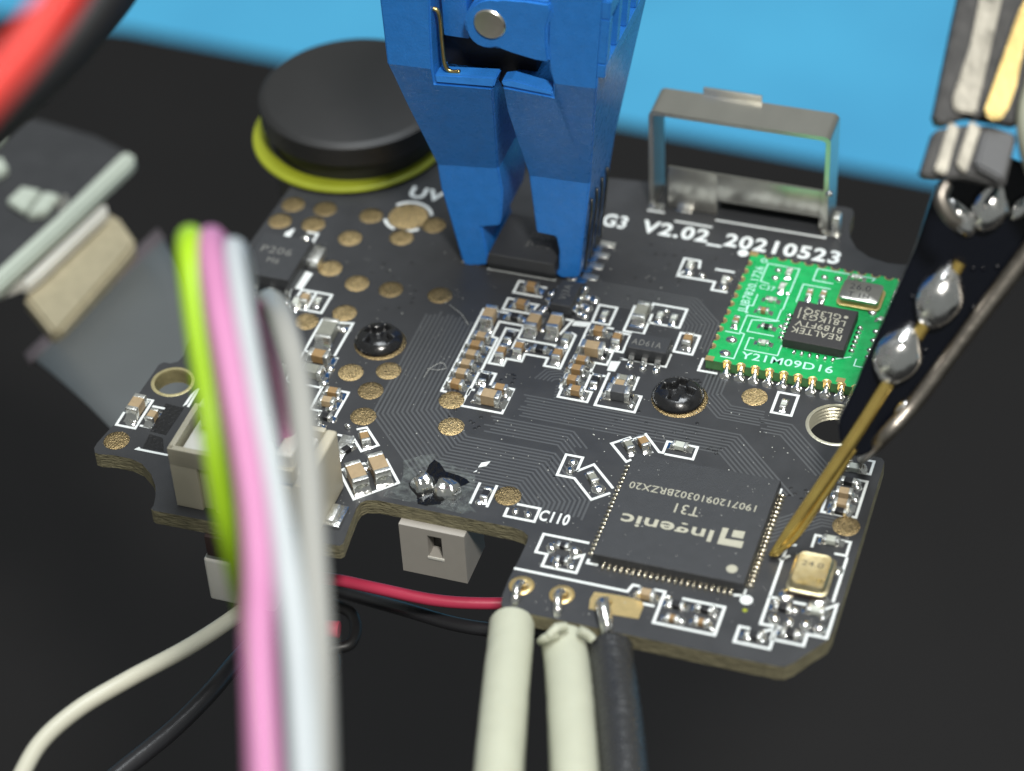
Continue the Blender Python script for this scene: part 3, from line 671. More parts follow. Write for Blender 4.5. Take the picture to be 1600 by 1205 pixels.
chip_text('1907120910302BRZX20', (1275, 380), (445, 222), 0.62)
chip_text('T31', (905, 395), (748, 365), 0.88)
chip_text('Ingenic', (995, 548), (395, 425), 1.02, bold=0.018)
for pts in ([(1050, 524), (1090, 530), (1062, 596), (1188, 616), (1172, 660), (1012, 630)], [(1122, 540), (1198, 552), (1182, 598), (1106, 584)]):
    P = [ta('O', *q, CH) - CHIP for q in pts]; bm = bmesh.new(); polyprism(bm, P, CH + 0.001, CH + 0.007); link('printed_logo', finish(bm, 'marking'), chip)
q = ta('O', 1110, 796, CH) - CHIP
bm = bmesh.new(); lathe(bm, [(0.36, CH + 0.001), (0.36, CH + 0.007), (0, CH + 0.0072)], 24, (q.x, q.y, 0)); link('pin_mark', finish(bm, 'marking'), chip)

# five-legged chip beside the screw
def sot(c, sx, sy, h, leads_neg, leads_pos, axis, label, span, text=None, tq=None):
    o = package('small_chip', board, c, sx, sy, h, 0.12, 'epoxy', 0.06); o['label'] = label
    for lst, sg in ((leads_neg, -1), (leads_pos, 1)):
        for u_ in lst:
            bm = bmesh.new(); gull(bm, 0.40, span, h * 0.5, 0, 0, 0, 0.15); dome(bm, (span * 0.85, 0, 0), 0.36, 0.30, 0.24, 10, 4, p=0.8)
            me = finish(bm, 'solder')
            if axis == 'y': link('lead', me, o, (u_, sg * (sy / 2 - 0.03), 0), R(90 * sg))
            else: link('lead', me, o, (sg * (sx / 2 - 0.03), u_, 0), R(0 if sg > 0 else 180))
    return o
q = (ta('F', 830, 345, 1.1) + ta('F', 1240, 400, 1.1) + ta('F', 775, 455, 1.1) + ta('F', 1135, 525, 1.1)) / 4; q.z = 0
s5 = sot(q, 3.0, 1.75, 1.1, (-0.95, 0, 0.95), (-0.95, 0.95), 'y', 'small black chip with five bent leads beside the screw', 0.85)
a = ta('F', 835, 440, 1.1) - q; b = ta('F', 1100, 470, 1.1) - q; b.y = a.y
lettering('AD61A', a, b, 0.62, 1.101, 'marking_dim', s5, 1.2, 0, 'printed_text', 0.005)
q = (ta('B', 1000, 880, 1.0) + ta('B', 1190, 900, 1.0) + ta('B', 1075, 690, 1.0) + ta('B', 1225, 690, 1.0)) / 4; q.z = 0
s6 = sot(q, 1.65, 2.9, 1.0, (-0.95, 0, 0.95), (-0.95, 0, 0.95), 'x', 'small black chip standing just below the blue clip tip', 0.6)
a = Vector((0.18, -0.75)); b = Vector((0.18, 0.9)); lettering('VJ3A', a, b, 0.55, 1.001, 'marking_dim', s6, 1.2, 0, 'printed_text', 0.005)
# eight-legged chip at the far left edge
q = at(432, 400, 1.5); q.z = 0
s8 = sot(q, 3.9, 4.9, 1.5, (), (), 'x', 'black eight-legged chip at the far left edge of the board', 1.0)
s8.rotation_euler = (0, 0, 0)
for k in range(4):
    for sg in (-1, 1):
        bm = bmesh.new(); gull(bm, 0.42, 1.0, 0.7, 0, 0, 0, 0.2); dome(bm, (0.85, 0, 0), 0.4, 0.33, 0.28, 10, 4)
        link('lead', finish(bm, 'solder'), s8, ((k - 1.5) * 1.27, sg * 2.42, 0), R(90 * sg))
a = ta('A', 130, 610, 1.5) - q; b = ta('A', 365, 655, 1.5) - q; b.y = a.y
lettering('P206', a, b, 0.75, 1.501, 'marking_dim', s8, 1.1, 0, 'printed_text', 0.005)
a = ta('A', 175, 695, 1.5) - q; b = ta('A', 270, 712, 1.5) - q; b.y = a.y
lettering('M6', a, b, 0.6, 1.501, 'marking_dim', s8, 1.1, 0, 'printed_text', 0.005)
q = ta('A', 570, 665, 0.4); q.z = 0; link('metal_tab', box_mesh(-0.5, 0.5, -0.9, 0.9, 0, 0.8, 'tin', 0.15), board, q)
# the flash memory chip gripped by the clip
q1 = ta('B', 510, 490, 1.6); q2 = ta('B', 1045, 570, 1.6)
sw = 5.3; soic_c = Vector(((q1.x + q2.x) / 2 - 0.1, (q1.y + q2.y) / 2 + 2.6, 0))
so = package('memory_chip', board, soic_c, sw, 5.25, 1.55, 0.15, 'epoxy', 0.16); so['label'] = 'black memory chip gripped between the blue jaws'
for k in range(4):
    for sg in (-1, 1):
        bm = bmesh.new(); gull(bm, 0.42, 1.25, 0.85, 0, 0, 0, 0.2)
        dome(bm, (1.15, 0, 0), 0.3, 0.3, 0.2, 10, 4); bbox(bm, 0.75, 2.15, -0.32, 0.32, 0.0, 0.045)
        link('lead', finish(bm, 'solder'), so, (sg * 2.6, (k - 1.5) * 1.27, 0), R(0 if sg > 0 else 180))
for x, y in ((1450, 412), (1402, 497), (1357, 582), (1315, 667)):
    q = ta('B', x, y); link('solder_land', box_mesh(-0.6, 0.55, -0.3, 0.3, 0.0, 0.05, 'tin', 0.02, 1), board, q)
lettering('25Q64', Vector((-0.2, 0.2)), Vector((1.7, 0.2)), 0.6, 1.551, 'marking_dim', so, 1.1, 0, 'printed_text', 0.005)
lettering('JVSIQ', Vector((-0.2, -0.8)), Vector((1.7, -0.8)), 0.6, 1.551, 'marking_dim', so, 1.1, 0, 'printed_text', 0.005)

# crystal in its gold-coloured can at the near right corner
def rrect(sx, sy, r_, n=6):
    out = []
    for cx_, cy_, a0 in ((sx - r_, sy - r_, 0), (-(sx - r_), sy - r_, 90), (-(sx - r_), -(sy - r_), 180), (sx - r_, -(sy - r_), 270)):
        for k in range(n + 1): out.append((cx_ + r_ * math.cos(R(a0 + 90 * k / n)), cy_ + r_ * math.sin(R(a0 + 90 * k / n))))
    return out
def can(name, parent, c, sx, sy, m, z0, h, rim=True):
    bm = bmesh.new(); lv = [(sx / 2, sy / 2, z0), (sx / 2, sy / 2, z0 + 0.12), (sx / 2 - 0.16, sy / 2 - 0.16, z0 + 0.16), (sx / 2 - 0.2, sy / 2 - 0.2, h - 0.1), (sx / 2 - 0.28, sy / 2 - 0.28, h), (sx / 2 - 0.42, sy / 2 - 0.42, h - 0.03)]
    rows = [[bm.verts.new((x, y, z)) for x, y in rrect(a, b, 0.42)] for a, b, z in lv]
    n = len(rows[0])
    for r1, r2 in zip(rows, rows[1:]):
        for k in range(n): bm.faces.new((r1[k], r1[(k + 1) % n], r2[(k + 1) % n], r2[k]))
    bm.faces.new(rows[-1]); bm.faces.new(list(reversed(rows[0])))
    return link(name, finish(bm, m, 'auto'), parent, c)
q = (ta('M', 520, 272, 1.05) + ta('M', 782, 312, 1.05) + ta('M', 722, 592, 1.05) + ta('M', 450, 552, 1.05)) / 4; q.z = 0
xt = can('crystal', board, q, 2.65, 3.4, 'can_gold', 0.45, 1.05); xt['label'] = 'gold-coloured metal crystal can at the near right corner'
link('crystal_base', box_mesh(-1.2, 1.2, -1.6, 1.6, 0.04, 0.45, 'ceramic', 0.08), xt)
a = Vector((-0.75, 0.25)); b = Vector((0.65, 0.25))
lettering('24.0', a, b, 0.45, 1.021, 'ink', xt, 1.0, 0, 'printed_text', 0.004)

# two black screws with gilt washers of bare copper under them
def screw(c, rad, rot):
    o = empty('screw'); o.parent = board; o.location = c
    bm = bmesh.new(); n, k = 96, 30; rings = []
    for i in range(k + 1):
        t = i / k; r_ = rad * t; ring_ = []
        for j in range(n):
            a = 2 * math.pi * j / n; x, y = r_ * math.cos(a), r_ * math.sin(a)
            z = 0.30 + 0.62 * (1 - t ** 4.5)
            xr, yr = x * math.cos(rot) - y * math.sin(rot), x * math.sin(rot) + y * math.cos(rot)
            dcross = min(max(abs(xr) / 0.34, abs(yr) / 1.08), max(abs(yr) / 0.34, abs(xr) / 1.08)); dc = math.hypot(xr, yr) / 0.62
            d_ = min(dcross, dc); z -= 0.6 * max(0, min(1, (1.08 - d_) / 0.16))
            ring_.append(bm.verts.new((x, y, z)) if i else None)
        if i == 0: v0 = bm.verts.new((0, 0, 0.32)); rings.append([v0] * n)
        else: rings.append(ring_)
    for a, b in zip(rings, rings[1:]):
        for j in range(n):
            j2 = (j + 1) % n
            bm.faces.new((a[0], b[j], b[j2])) if a[0] is a[1] else bm.faces.new((a[j], b[j], b[j2], a[j2]))
    low = [bm.verts.new((rad * 0.97 * math.cos(2 * math.pi * j / n), rad * 0.97 * math.sin(2 * math.pi * j / n), 0.06)) for j in range(n)]
    for j in range(n): bm.faces.new((rings[-1][j], low[j], low[(j + 1) % n], rings[-1][(j + 1) % n]))
    link('screw_head', finish(bm, 'screw_black', True), o)
    bm = bmesh.new(); lathe(bm, [(rad * 1.08, 0.0), (rad * 1.06, 0.04), (rad * 0.4, 0.05)], 40); link('screw_land', finish(bm, 'gold', True), o, (0.12, -0.05, 0))
    bm = bmesh.new(); lathe(bm, [(0.9, 0.05), (0.9, -5.5), (0, -5.6)], 18); link('screw_shank', finish(bm, 'steel', True), o)
    return o
sc1 = screw(ta('G', 1105, 545), 1.72, 0.35); sc2 = screw(ta('F', 1255, 925), 1.80, 0.1)
sc1['label'] = 'black screw among the gold test pads, farther from the module'; sc2['label'] = 'black screw just beside the green module'

# ------------------------------------------------------------------ green radio module (soldered: a part of the board)
MH = 0.85
m00 = ta('D', 62, 908, MH); m01 = ta('D', 425, 78, MH)
MY = (m01 - m00).length; MX = 12.3
mod = empty('radio_module'); mod.parent = board
mrot = math.atan2(m01.y - m00.y, m01.x - m00.x) - math.pi / 2
mod.location = (m00.x, m00.y, 0); mod.rotation_euler = (0, 0, mrot); mod['label'] = 'small green circuit module soldered on the right of the board'
def ml(x, y, z=MH):
    q = ta('D', x, y, z) - Vector((m00.x, m00.y, 0)); c, s = math.cos(-mrot), math.sin(-mrot)
    return Vector((q.x * c - q.y * s, q.x * s + q.y * c, 0))
cv = bpy.data.curves.new('module', 'CURVE'); cv.dimensions = '2D'; cv.fill_mode = 'BOTH'; cv.extrude = (MH - 0.06) / 2; crv = cv
first = ml(220, 960).x; PX = (ml(1115, 1130).x - first) / 8; NX = 10
PYs = [ml(90, 800).y + k * (ml(370, 152).y - ml(90, 800).y) / 10 for k in range(11)]
outl = []
def bite(cx_, cy_, a0, a1): return [(cx_ + 0.26 * math.cos(R(a0 + (a1 - a0) * k / 6)), cy_ + 0.26 * math.sin(R(a0 + (a1 - a0) * k / 6))) for k in range(7)]
outl.append((0, 0))
for k in range(NX): outl += bite(first + k * PX, 0, 180, 0)
outl.append((MX, 0)); outl.append((MX, MY))
for k in range(11): outl += bite(MX - 1.2 - k * 0.98, MY, 0, -180)
outl.append((0, MY))
for y in reversed(PYs): outl += bite(0, y, 90, -90)
spline(outl); co = bpy.data.objects.new('module', cv); col.objects.link(co)
me = bpy.data.meshes.new_from_object(co.evaluated_get(bpy.context.evaluated_depsgraph_get())); bpy.data.objects.remove(co)
me.transform(Matrix.Translation((0, 0, 0.06 + (MH - 0.06) / 2))); me.materials.clear(); me.materials.append(MATS['green_mask']); me.materials.append(MATS['green_edge'])
for f in me.polygons: f.material_index = 0 if abs(f.normal.z) > 0.7 else 1; f.use_smooth = False
link('module_board', me, mod)
def castellation(pitch_solder):
    bm = bmesh.new()
    # gilt half ring on the edge, lying over the bite, with solder drawn down to the land in front
    for k in range(8):
        a0, a1 = R(180 * k / 8), R(180 * (k + 1) / 8); vs = []
        for r_, z in ((0.245, MH + 0.02), (0.34, MH + 0.02), (0.245, 0.08)):
            vs.append([(r_ * math.cos(a), r_ * math.sin(a), z) for a in (a0, a1)])
        A = [[bm.verts.new(p) for p in row] for row in vs]
        bm.faces.new((A[0][0], A[0][1], A[1][1], A[1][0])).material_index = 0
        bm.faces.new((A[0][0], A[0][1], A[2][1], A[2][0])).material_index = 0
    rows = []
    prof = [(0.14, 0.72), (-0.02, 0.66), (-0.14, 0.50), (-0.28, 0.40), (-0.48, 0.31), (-0.64, 0.14), (-0.69, 0.0)]
    wid = [0.18, 0.23, 0.26, 0.34, 0.38, 0.34, 0.26]
    if not pitch_solder: prof = [(0.1, 0.5), (-0.05, 0.36), (-0.15, 0.22), (-0.25, 0.1), (-0.28, 0.0)]; wid = [0.15, 0.19, 0.22, 0.2, 0.16]
    for (d, z), w_ in zip(prof, wid): rows.append([bm.verts.new((w_ * t, d, z * (1 - 0.55 * t * t))) for t in (-1, -0.6, 0, 0.6, 1)])
    for r1, r2 in zip(rows, rows[1:]):
        for k in range(4): f = bm.faces.new((r1[k], r1[k + 1], r2[k + 1], r2[k])); f.material_index = 1; f.smooth = True
    return finish(bm, ['gold_bright', 'solder'], True)
cas_a, cas_b = castellation(True), castellation(False)
for k in range(NX): link('castellation', cas_a, mod, (first + k * PX, 0, 0))
for y in PYs: link('castellation', cas_b, mod, (0, y, 0), R(-90))
for k in range(11): link('castellation', cas_b, mod, (MX - 1.2 - k * 0.98, MY, 0), R(180))
for x, y in ((95, 900), (1118, 1072), (440, 85)):
    q = ml(x, y); link('gilt_pad', box_mesh(-0.3, 0.3, -0.24, 0.24, MH - 0.01, MH + 0.025, 'gold_bright'), mod, q)
# its chip
qs = [ml(780, 455, MH + 0.8), ml(1250, 510, MH + 0.8), ml(1150, 832, MH + 0.8), ml(672, 758, MH + 0.8)]
qc = (qs[0] + qs[1] + qs[2] + qs[3]) / 4
rc = package('radio_chip', mod, (qc.x, qc.y, MH), 4.35, 4.35, 0.8, 0.02, 'epoxy_matte', 0.02)
RT = MH + 0.8
def mtext(s, q0, q1, h, m, z, thick=0.01, bold=0.0, flat=True):
    a = ml(*q0, z); b = ml(*q1, z)
    if flat: b.y = a.y
    lettering(s, a, b, h, z + 0.001, m, mod, 1.05, bold, 'printed_text', thick)
mtext('REALTEK', (1130, 722), (728, 672), 0.62, 'marking', RT, 0.004)
mtext('8189FTV', (1142, 668), (765, 620), 0.60, 'marking', RT, 0.004)
mtext('L81KG31', (1160, 612), (785, 565), 0.60, 'marking', RT, 0.004)
mtext('GL35Q1', (1128, 560), (800, 520), 0.60, 'marking', RT, 0.004)
q = ml(1160, 580, RT); bm = bmesh.new(); lathe(bm, [(0.16, RT + 0.001), (0.16, RT + 0.006), (0, RT + 0.0062)], 14, (q.x, q.y, 0)); link('pin_mark', finish(bm, 'marking'), mod)
bm = bmesh.new(); bbox(bm, -0.13, 0.13, -0.1, 0.28, 0, 0.03); dome(bm, (0, 0.1, 0.0), 0.15, 0.24, 0.22, 10, 4); qf_me = finish(bm, 'solder')
for k in range(6):
    q = ml(752 + 61.5 * k, 862 + 9.5 * k, MH); link('chip_land', qf_me, mod, (q.x, qc.y - 2.42, MH), R(180)); link('chip_land', qf_me, mod, (qc.x + 2.42, qc.y - 1.3 + 0.5 * k, MH), R(-90)); link('chip_land', qf_me, mod, (qc.x - 2.42, qc.y - 1.3 + 0.5 * k, MH), R(90))
# its 26 MHz crystal: pale lid on a gilt rim
qq = [ml(1130, 285, MH + 0.7), ml(1480, 335, MH + 0.7), ml(1425, 470, MH + 0.7), ml(1085, 415, MH + 0.7)]
q = (qq[0] + qq[1] + qq[2] + qq[3]) / 4
xc = can('crystal', mod, (q.x, q.y, MH), 3.15, 2.45, 'gold_bright', 0.05, 0.55); 
bm = bmesh.new(); rows = [[bm.verts.new((x, y, z)) for x, y in rrect(1.55 - i, 1.2 - i, 0.3)] for i, z in ((0.14, 0.50), (0.14, 0.70), (0.2, 0.74))]
for r1, r2 in zip(rows, rows[1:]):
    for k in range(len(r1)): bm.faces.new((r1[k], r1[(k + 1) % len(r1)], r2[(k + 1) % len(r1)], r2[k]))
bm.faces.new(rows[-1]); link('crystal_lid', finish(bm, 'can_nickel', 'auto'), mod, (q.x, q.y, MH))
mtext('26.0', (1185, 352), (1350, 372), 0.62, 'ink', MH + 0.741, 0.004)
mtext('T 1H', (1170, 408), (1335, 428), 0.50, 'ink', MH + 0.741, 0.004)
for x, y, ty, ang in ((715, 215, 'z4', 90), (660, 330, 'z4', 90), (575, 430, 'z4', 0), (515, 510, 'n4', 0), (300, 590, 'n4', 90), (540, 640, 'k4', 0), (515, 765, 'z4', 0), (875, 378, 'y4', 90), (982, 390, 'y4', 90), (1245, 255, 'z4', 0), (1555, 400, 'z4', 90), (1460, 590, 'z4', 0)):
    q = ml(x, y, MH + TYPES[ty][2]); place(ty, (q.x, q.y, MH), ang, mod, True)
bm0 = {}
for x, y, r_ in ((630, 210, .26), (605, 270, .28), (265, 750, .40), (215, 855, .40), (990, 265, .26), (1100, 275, .30), (1365, 540, .32), (1395, 690, .26), (1375, 760, .26), (1350, 835, .26), (1330, 890, .22), (1270, 660, .2), (700, 395, .2), (860, 460, .26), (965, 470, .24), (650, 650, .2)):
    if r_ not in bm0:
        bm = bmesh.new(); dome(bm, (0, 0, 0), r_ * 1.1, r_ * 0.85, 0.2, 12, 4, p=0.8); bm0[r_] = finish(bm, 'solder', True)
    q = ml(x, y, MH + 0.08); link('solder_dome', bm0[r_], mod, (q.x, q.y, MH))
mat('silk_module', (0.50, 0.80, 0.74), 0.5)
mtext('Y21M09D16', (330, 898), (1050, 1020), 0.72, 'silk_module', MH, 0.012, 0.008, False)
mtext('JUB7820.1726', (372, 545), (520, 190), 0.62, 'silk_module', MH, 0.012, 0.0, False)
mtext('C37', (478, 355), (600, 372), 0.5, 'silk_module', MH, 0.012)
for pts in ([(600, 285), (490, 300), (550, 160), (800, 195), (640, 520), (760, 270)][:1] and [(560, 320), (492, 298), (552, 160), (800, 195), (655, 520)],
            [(640, 610), (380, 578), (335, 700), (365, 710), (290, 905), (175, 890)], [(215, 688), (335, 702)], [(470, 400), (430, 490), (400, 485), (370, 545)], [(620, 612), (425, 600), (395, 690), (600, 720)], [(440, 745), (405, 742), (370, 832), (625, 878), (650, 800), (700, 820)],
            [(1190, 245), (935, 208), (900, 290), (1060, 318)], [(1290, 262), (1390, 275), (1360, 300)], [(1040, 360), (820, 338), (770, 460)], [(655, 520), (620, 600)], [(1490, 500), (1580, 520)], [(1240, 905), (1225, 960), (1300, 975)], [(1080, 905), (1200, 890)]):
    P = snap([ml(*q) for q in pts]); bm = bmesh.new(); ribbon(bm, P, 0.085, MH, MH + 0.014); link('silkscreen_line', finish(bm, 'silk_module'), mod)
q = ml(520, 138); bm = bmesh.new(); ribbon(bm, [(q.x + .2 * math.cos(R(a)), q.y + .2 * math.sin(R(a))) for a in range(0, 360, 24)], 0.08, MH, MH + 0.014, closed=True); link('silkscreen_ring', finish(bm, 'silk_module'), mod)

# ------------------------------------------------------------------ open metal shell on the far edge of the board
lb = ta('U', 168, 795); rb = ta('U', 1075, 905)
ly = (lb.y + rb.y) / 2
lt = aty(*tp('U', 170, 320), ly); rt = aty(*tp('U', 1085, 410), ly)
x0, x1 = lt.x, rt.x; ztop = (lt.z + rt.z) / 2
dp = 3.0
sh = empty('metal_shell'); sh.parent = board; sh['label'] = 'open rectangular steel shell on the far edge of the board'
bm = bmesh.new(); cxm, w2 = (x0 + x1) / 2, (x1 - x0) / 2
loop = [(x0, 0.05)]
for k in range(7): loop.append((x0 + 0.55 - 0.55 * math.cos(R(90 * k / 6)), ztop - 0.55 + 0.55 * math.sin(R(90 * k / 6))))
for k in range(7): loop.append((x1 - 0.55 + 0.55 * math.sin(R(90 * k / 6)), ztop - 0.55 + 0.55 * math.cos(R(90 * k / 6))))
loop.append((x1, 0.05))
inn = []
for x, z in loop:
    dx = 0.36 if x < cxm else -0.36
    t_ = min(1, max(0, (z - (ztop - 0.6)) / 0.6)); inn.append((x + (dx if abs(x - cxm) > w2 - 0.56 else 0), z - 0.36 * t_))
A = [[bm.verts.new((x, y, z)) for x, z in lp] for lp in (loop, inn) for y in (ly, ly + dp)]
of, ob, inf, inb = A
for k in range(len(loop) - 1):
    for q in ((of[k], of[k + 1], ob[k + 1], ob[k]), (inf[k], inb[k], inb[k + 1], inf[k + 1]), (of[k], inf[k], inf[k + 1], of[k + 1]), (ob[k], ob[k + 1], inb[k + 1], inb[k])): bm.faces.new(q)
bmesh.ops.bevel(bm, geom=[e for e in bm.edges if e.calc_face_angle(0) > 1.2], offset=0.05, segments=2, affect='EDGES')
link('band', finish(bm, 'steel', 'auto'), sh)
fy = ly + 0.25
pl = [aty(*tp('U', *q), fy) for q in ((268, 580), (1055, 692), (1040, 880), (1020, 885), (1022, 818), (512, 750), (502, 820), (290, 835))]
bm = bmesh.new(); xs = [pl[0].x, pl[5].x, pl[4].x, pl[1].x]; zt = pl[0].z; zs = pl[5].z
bbox(bm, xs[0], xs[1], fy, fy + 0.26, 0.06, zt, 0.06); bbox(bm, xs[1] + 0.001, xs[2], fy, fy + 0.26, zs, zt - 0.001, 0.06); bbox(bm, xs[2] + 0.001, xs[3], fy, fy + 0.26, 0.06, zt - 0.002, 0.06)
link('front_plate', finish(bm, 'steel', 'auto'), sh)
q = aty(*tp('U', 590, 205), ly + dp); link('rear_tab', box_mesh(q.x - 2.2, q.x + 2.2, ly + dp + 0.01, ly + dp + 0.27, ztop - 0.6, ztop + 0.45, 'steel', 0.05), sh)
for x in (x0 + 0.55, xs[0] + 1.3, x1 + 0.45):
    link('solder_foot', box_mesh(x - 0.6, x + 0.6, ly - 0.25, ly + 0.35, 0.0, 0.22, 'solder', 0.1), sh)
link('solder_foot', box_mesh(x1 + 0.3, x1 + 0.9, ly, ly + 1.0, 0.0, 1.7, 'tin', 0.2), sh)
bm = bmesh.new(); dome(bm, (0, 0, 0), 0.3, 0.25, 0.3, 12, 5); link('solder_dome', finish(bm, 'solder', True), sh, (x1 + 0.05, ly - 0.02, zt + 0.05))
link('liner', box_mesh(xs[1], xs[2], fy + 1.2, fy + 1.5, 0.03, zs + 0.2, 'black_plastic'), sh)

# ------------------------------------------------------------------ white wire socket at the left tab and its plug
j0 = ta('Q', 268, 705); j1 = ta('Q', 1440, 685)
jx0, jx1 = j0.x, j1.x; jy0 = j0.y; jy1 = jy0 + 4.6; JH = 5.2
sk = empty('wire_socket'); sk.parent = board; sk.location = (0, 0, 0); sk['label'] = 'cream plastic socket at the left tab, open on top'
wt = 0.42
n_ = 4; span = jx1 - jx0
bm = bmesh.new(); bbox(bm, jx0, jx0 + wt, jy0 + 0.01, jy1, 0.02, JH, 0.08); link('side_wall', finish(bm, 'housing', 'auto'), sk)
bm = bmesh.new(); bbox(bm, jx1 - wt - 0.35, jx1, jy0 + 0.01, jy1, 0.02, JH, 0.25, 3); link('side_wall', finish(bm, 'housing', 'auto'), sk)
bm = bmesh.new(); bbox(bm, jx0 + wt + 0.003, jx1 - wt - 0.36, jy1 - wt, jy1 - 0.005, 0.02, JH, 0.05); link('rear_wall', finish(bm, 'housing', 'auto'), sk)
# front wall with three keyway slots
xsl = [jx0 + 1.9, jx0 + 5.2, jx0 + 8.5]; bm = bmesh.new(); xa = jx0 + 0.004
for xq in xsl:
    bbox(bm, xa, xq, jy0, jy0 + wt, 0.02, JH - 1.45, 0.05); xa = xq + 0.9
bbox(bm, xa, jx1 - 0.004, jy0, jy0 + wt, 0.02, JH - 1.45, 0.05)
bbox(bm, jx0 + 0.002, jx1 - 2.6, jy0 - 0.003, jy0 + wt + 0.004, JH - 1.45, JH, 0.07)
link('front_wall', finish(bm, 'housing', 'auto'), sk)
for xq in xsl: link('keyway', box_mesh(xq + 0.003, xq + 0.897, jy0 + 0.3, jy0 + wt + 0.3, 0.0, JH - 1.46, 'housing', 0.03), sk)
link('latch', box_mesh(jx1 - 2.6, jx1 - 1.3, jy0 - 0.12, jy0 + 0.75, JH - 0.9, JH + 0.25, 'housing', 0.1), sk)
link('floor_plate', box_mesh(jx0 + wt, jx1 - wt - 0.4, jy0 + wt, jy1 - wt, 0.02, 0.8, 'housing'), sk)
q = ta('Q', 1420, 795); link('solder_tab', box_mesh(-0.7, 0.75, -1.0, 1.0, 0.0, 0.3, 'solder', 0.12), sk, (q.x, q.y, 0), 0.0)
link('solder_tab', box_mesh(-0.25, 0.28, -0.8, 0.8, 0.25, 0.55, 'tin', 0.12), sk, (q.x, q.y, 0), 0.0)
q = ta('H', 630, 690); link('solder_tab', box_mesh(-0.45, 0.45, -1.3, 1.3, 0.0, 0.25, 'tin', 0.1), sk, (q.x, q.y, 0), 0.0)
link('solder_pin', box_mesh(jx1 - 1.6, jx1 - 1.2, jy1 + 0.0, jy1 + 1.2, 0.0, 0.9, 'gold_bright', 0.08), sk)

hr = empty('wire_harness', (0, 0, 0))
tag(hr, 'four-wire harness, green pink white and grey, plugged into the cream socket', 'cable')
px0, px1 = jx0 + wt + 0.25, jx1 - wt - 0.75
link('plug', box_mesh(px0, px1, jy0 + wt + 0.12, jy1 - wt - 0.1, 0.85, JH - 0.5, 'plug_white', 0.15, 3), hr)
link('plug_ridge', box_mesh(px0 + 0.4, px1 - 0.4, jy1 - wt - 1.3, jy1 - wt - 0.35, JH - 0.497, JH + 1.5, 'plug_white', 0.25, 3), hr)
link('plug_ridge', box_mesh(px1 - 1.3, px1 - 0.2, jy0 + 0.2, jy1 - wt - 1.35, JH - 0.495, JH + 1.3, 'plug_white', 0.2, 3), hr)
def wp(lst): return [at(x, y, z) for x, y, z in lst]
WR = 0.70
tag(tube_obj('wire', wp([(345, 668, 5.4), (338, 620, 10), (318, 520, 20), (296, 400, 32), (297, 372, 36), (297, 400, 38), (310, 500, 37), (330, 630, 35), (348, 760, 32), (372, 880, 28), (398, 1010, 20), (420, 1240, 18)]), WR, 'wire_green', hr, 16), 'yellow-green insulated wire')
tag(tube_obj('wire', wp([(448, 690, 5.4), (440, 640, 9), (412, 545, 18), (365, 420, 30), (336, 378, 34.5), (328, 385, 38), (340, 470, 39), (368, 620, 38), (395, 780, 36), (405, 900, 35), (405, 1010, 34.5), (416, 1250, 33)]), WR, 'wire_pink', hr, 16), 'pink insulated wire')
tag(tube_obj('wire', wp([(395, 668, 5.4), (392, 620, 9), (388, 540, 18), (380, 440, 29), (370, 400, 33), (362, 397, 35), (372, 470, 36), (396, 610, 35.5), (425, 760, 34), (450, 900, 33), (466, 1030, 32), (480, 1250, 31)]), WR, 'wire_white', hr, 16), 'white insulated wire')
tag(tube_obj('wire', wp([(425, 655, 5.4), (424, 620, 8), (420, 550, 13), (415, 490, 19), (422, 470, 21), (440, 500, 28), (464, 590, 29), (478, 700, 29), (488, 850, 28.5), (496, 1000, 28), (500, 1250, 27)]), 0.72, 'wire_grey', hr, 16), 'grey insulated wire')

# ------------------------------------------------------------------ grey socket on the underside of the board
u0 = tp('J', 280, 620); zc = -TH
ub = [aty(*tp('J', *q), 0) for q in ((0, 0),)]
p0 = at(*tp('J', 330, 995), -5.6); p1 = at(*tp('J', 805, 1090), -5.6)
us = empty('underside_socket'); us.parent = board; us['label'] = 'pale grey socket hanging under the near edge of the board'
uy = (p0.y + p1.y) / 2; ux0, ux1 = p0.x, p1.x; sy_ = 3.6
wx = [aty(*tp('J', *q), uy) for q in ((490, 735), (608, 745), (605, 905))]
bm = bmesh.new(); zlo, zhi = -5.6, -TH - 0.01
hx0, hx1, hz0, hz1 = wx[0].x + 0.15, wx[1].x, wx[2].z, wx[0].z
bbox(bm, ux0, hx0, uy, uy + sy_, zlo, zhi); bbox(bm, hx1, ux1, uy, uy + sy_, zlo, zhi); bbox(bm, hx0, hx1, uy + 0.002, uy + sy_, zlo, hz0); bbox(bm, hx0, hx1, uy + 0.002, uy + sy_, hz1, zhi)
link('socket_body', finish(bm, 'socket_grey'), us)
link('socket_core', box_mesh(hx0 + 0.001, hx1 - 0.001, uy + 1.0, uy + 1.4, hz0, hz1, 'black_plastic'), us)
link('socket_lip', box_mesh(hx0 - 0.1, hx1 + 0.1, uy - 0.06, uy + 0.4, hz0 - 0.25, hz0 - 0.003, 'plug_white', 0.05), us)
q = at(322, 862, -3.0); link('underside_part', box_mesh(0.2, 2.5, -0.3, 2.5, -3.0, -TH - 0.01, 'ceramic', 0.1), board, (q.x, q.y, 0))
tq = at(338, 930, -7.5)
link('underside_plug', box_mesh(-0.3, 4.5, -0.4, 3.2, -7.6, -3.62, 'plug_white', 0.25, 3), board, (tq.x, tq.y, 0))

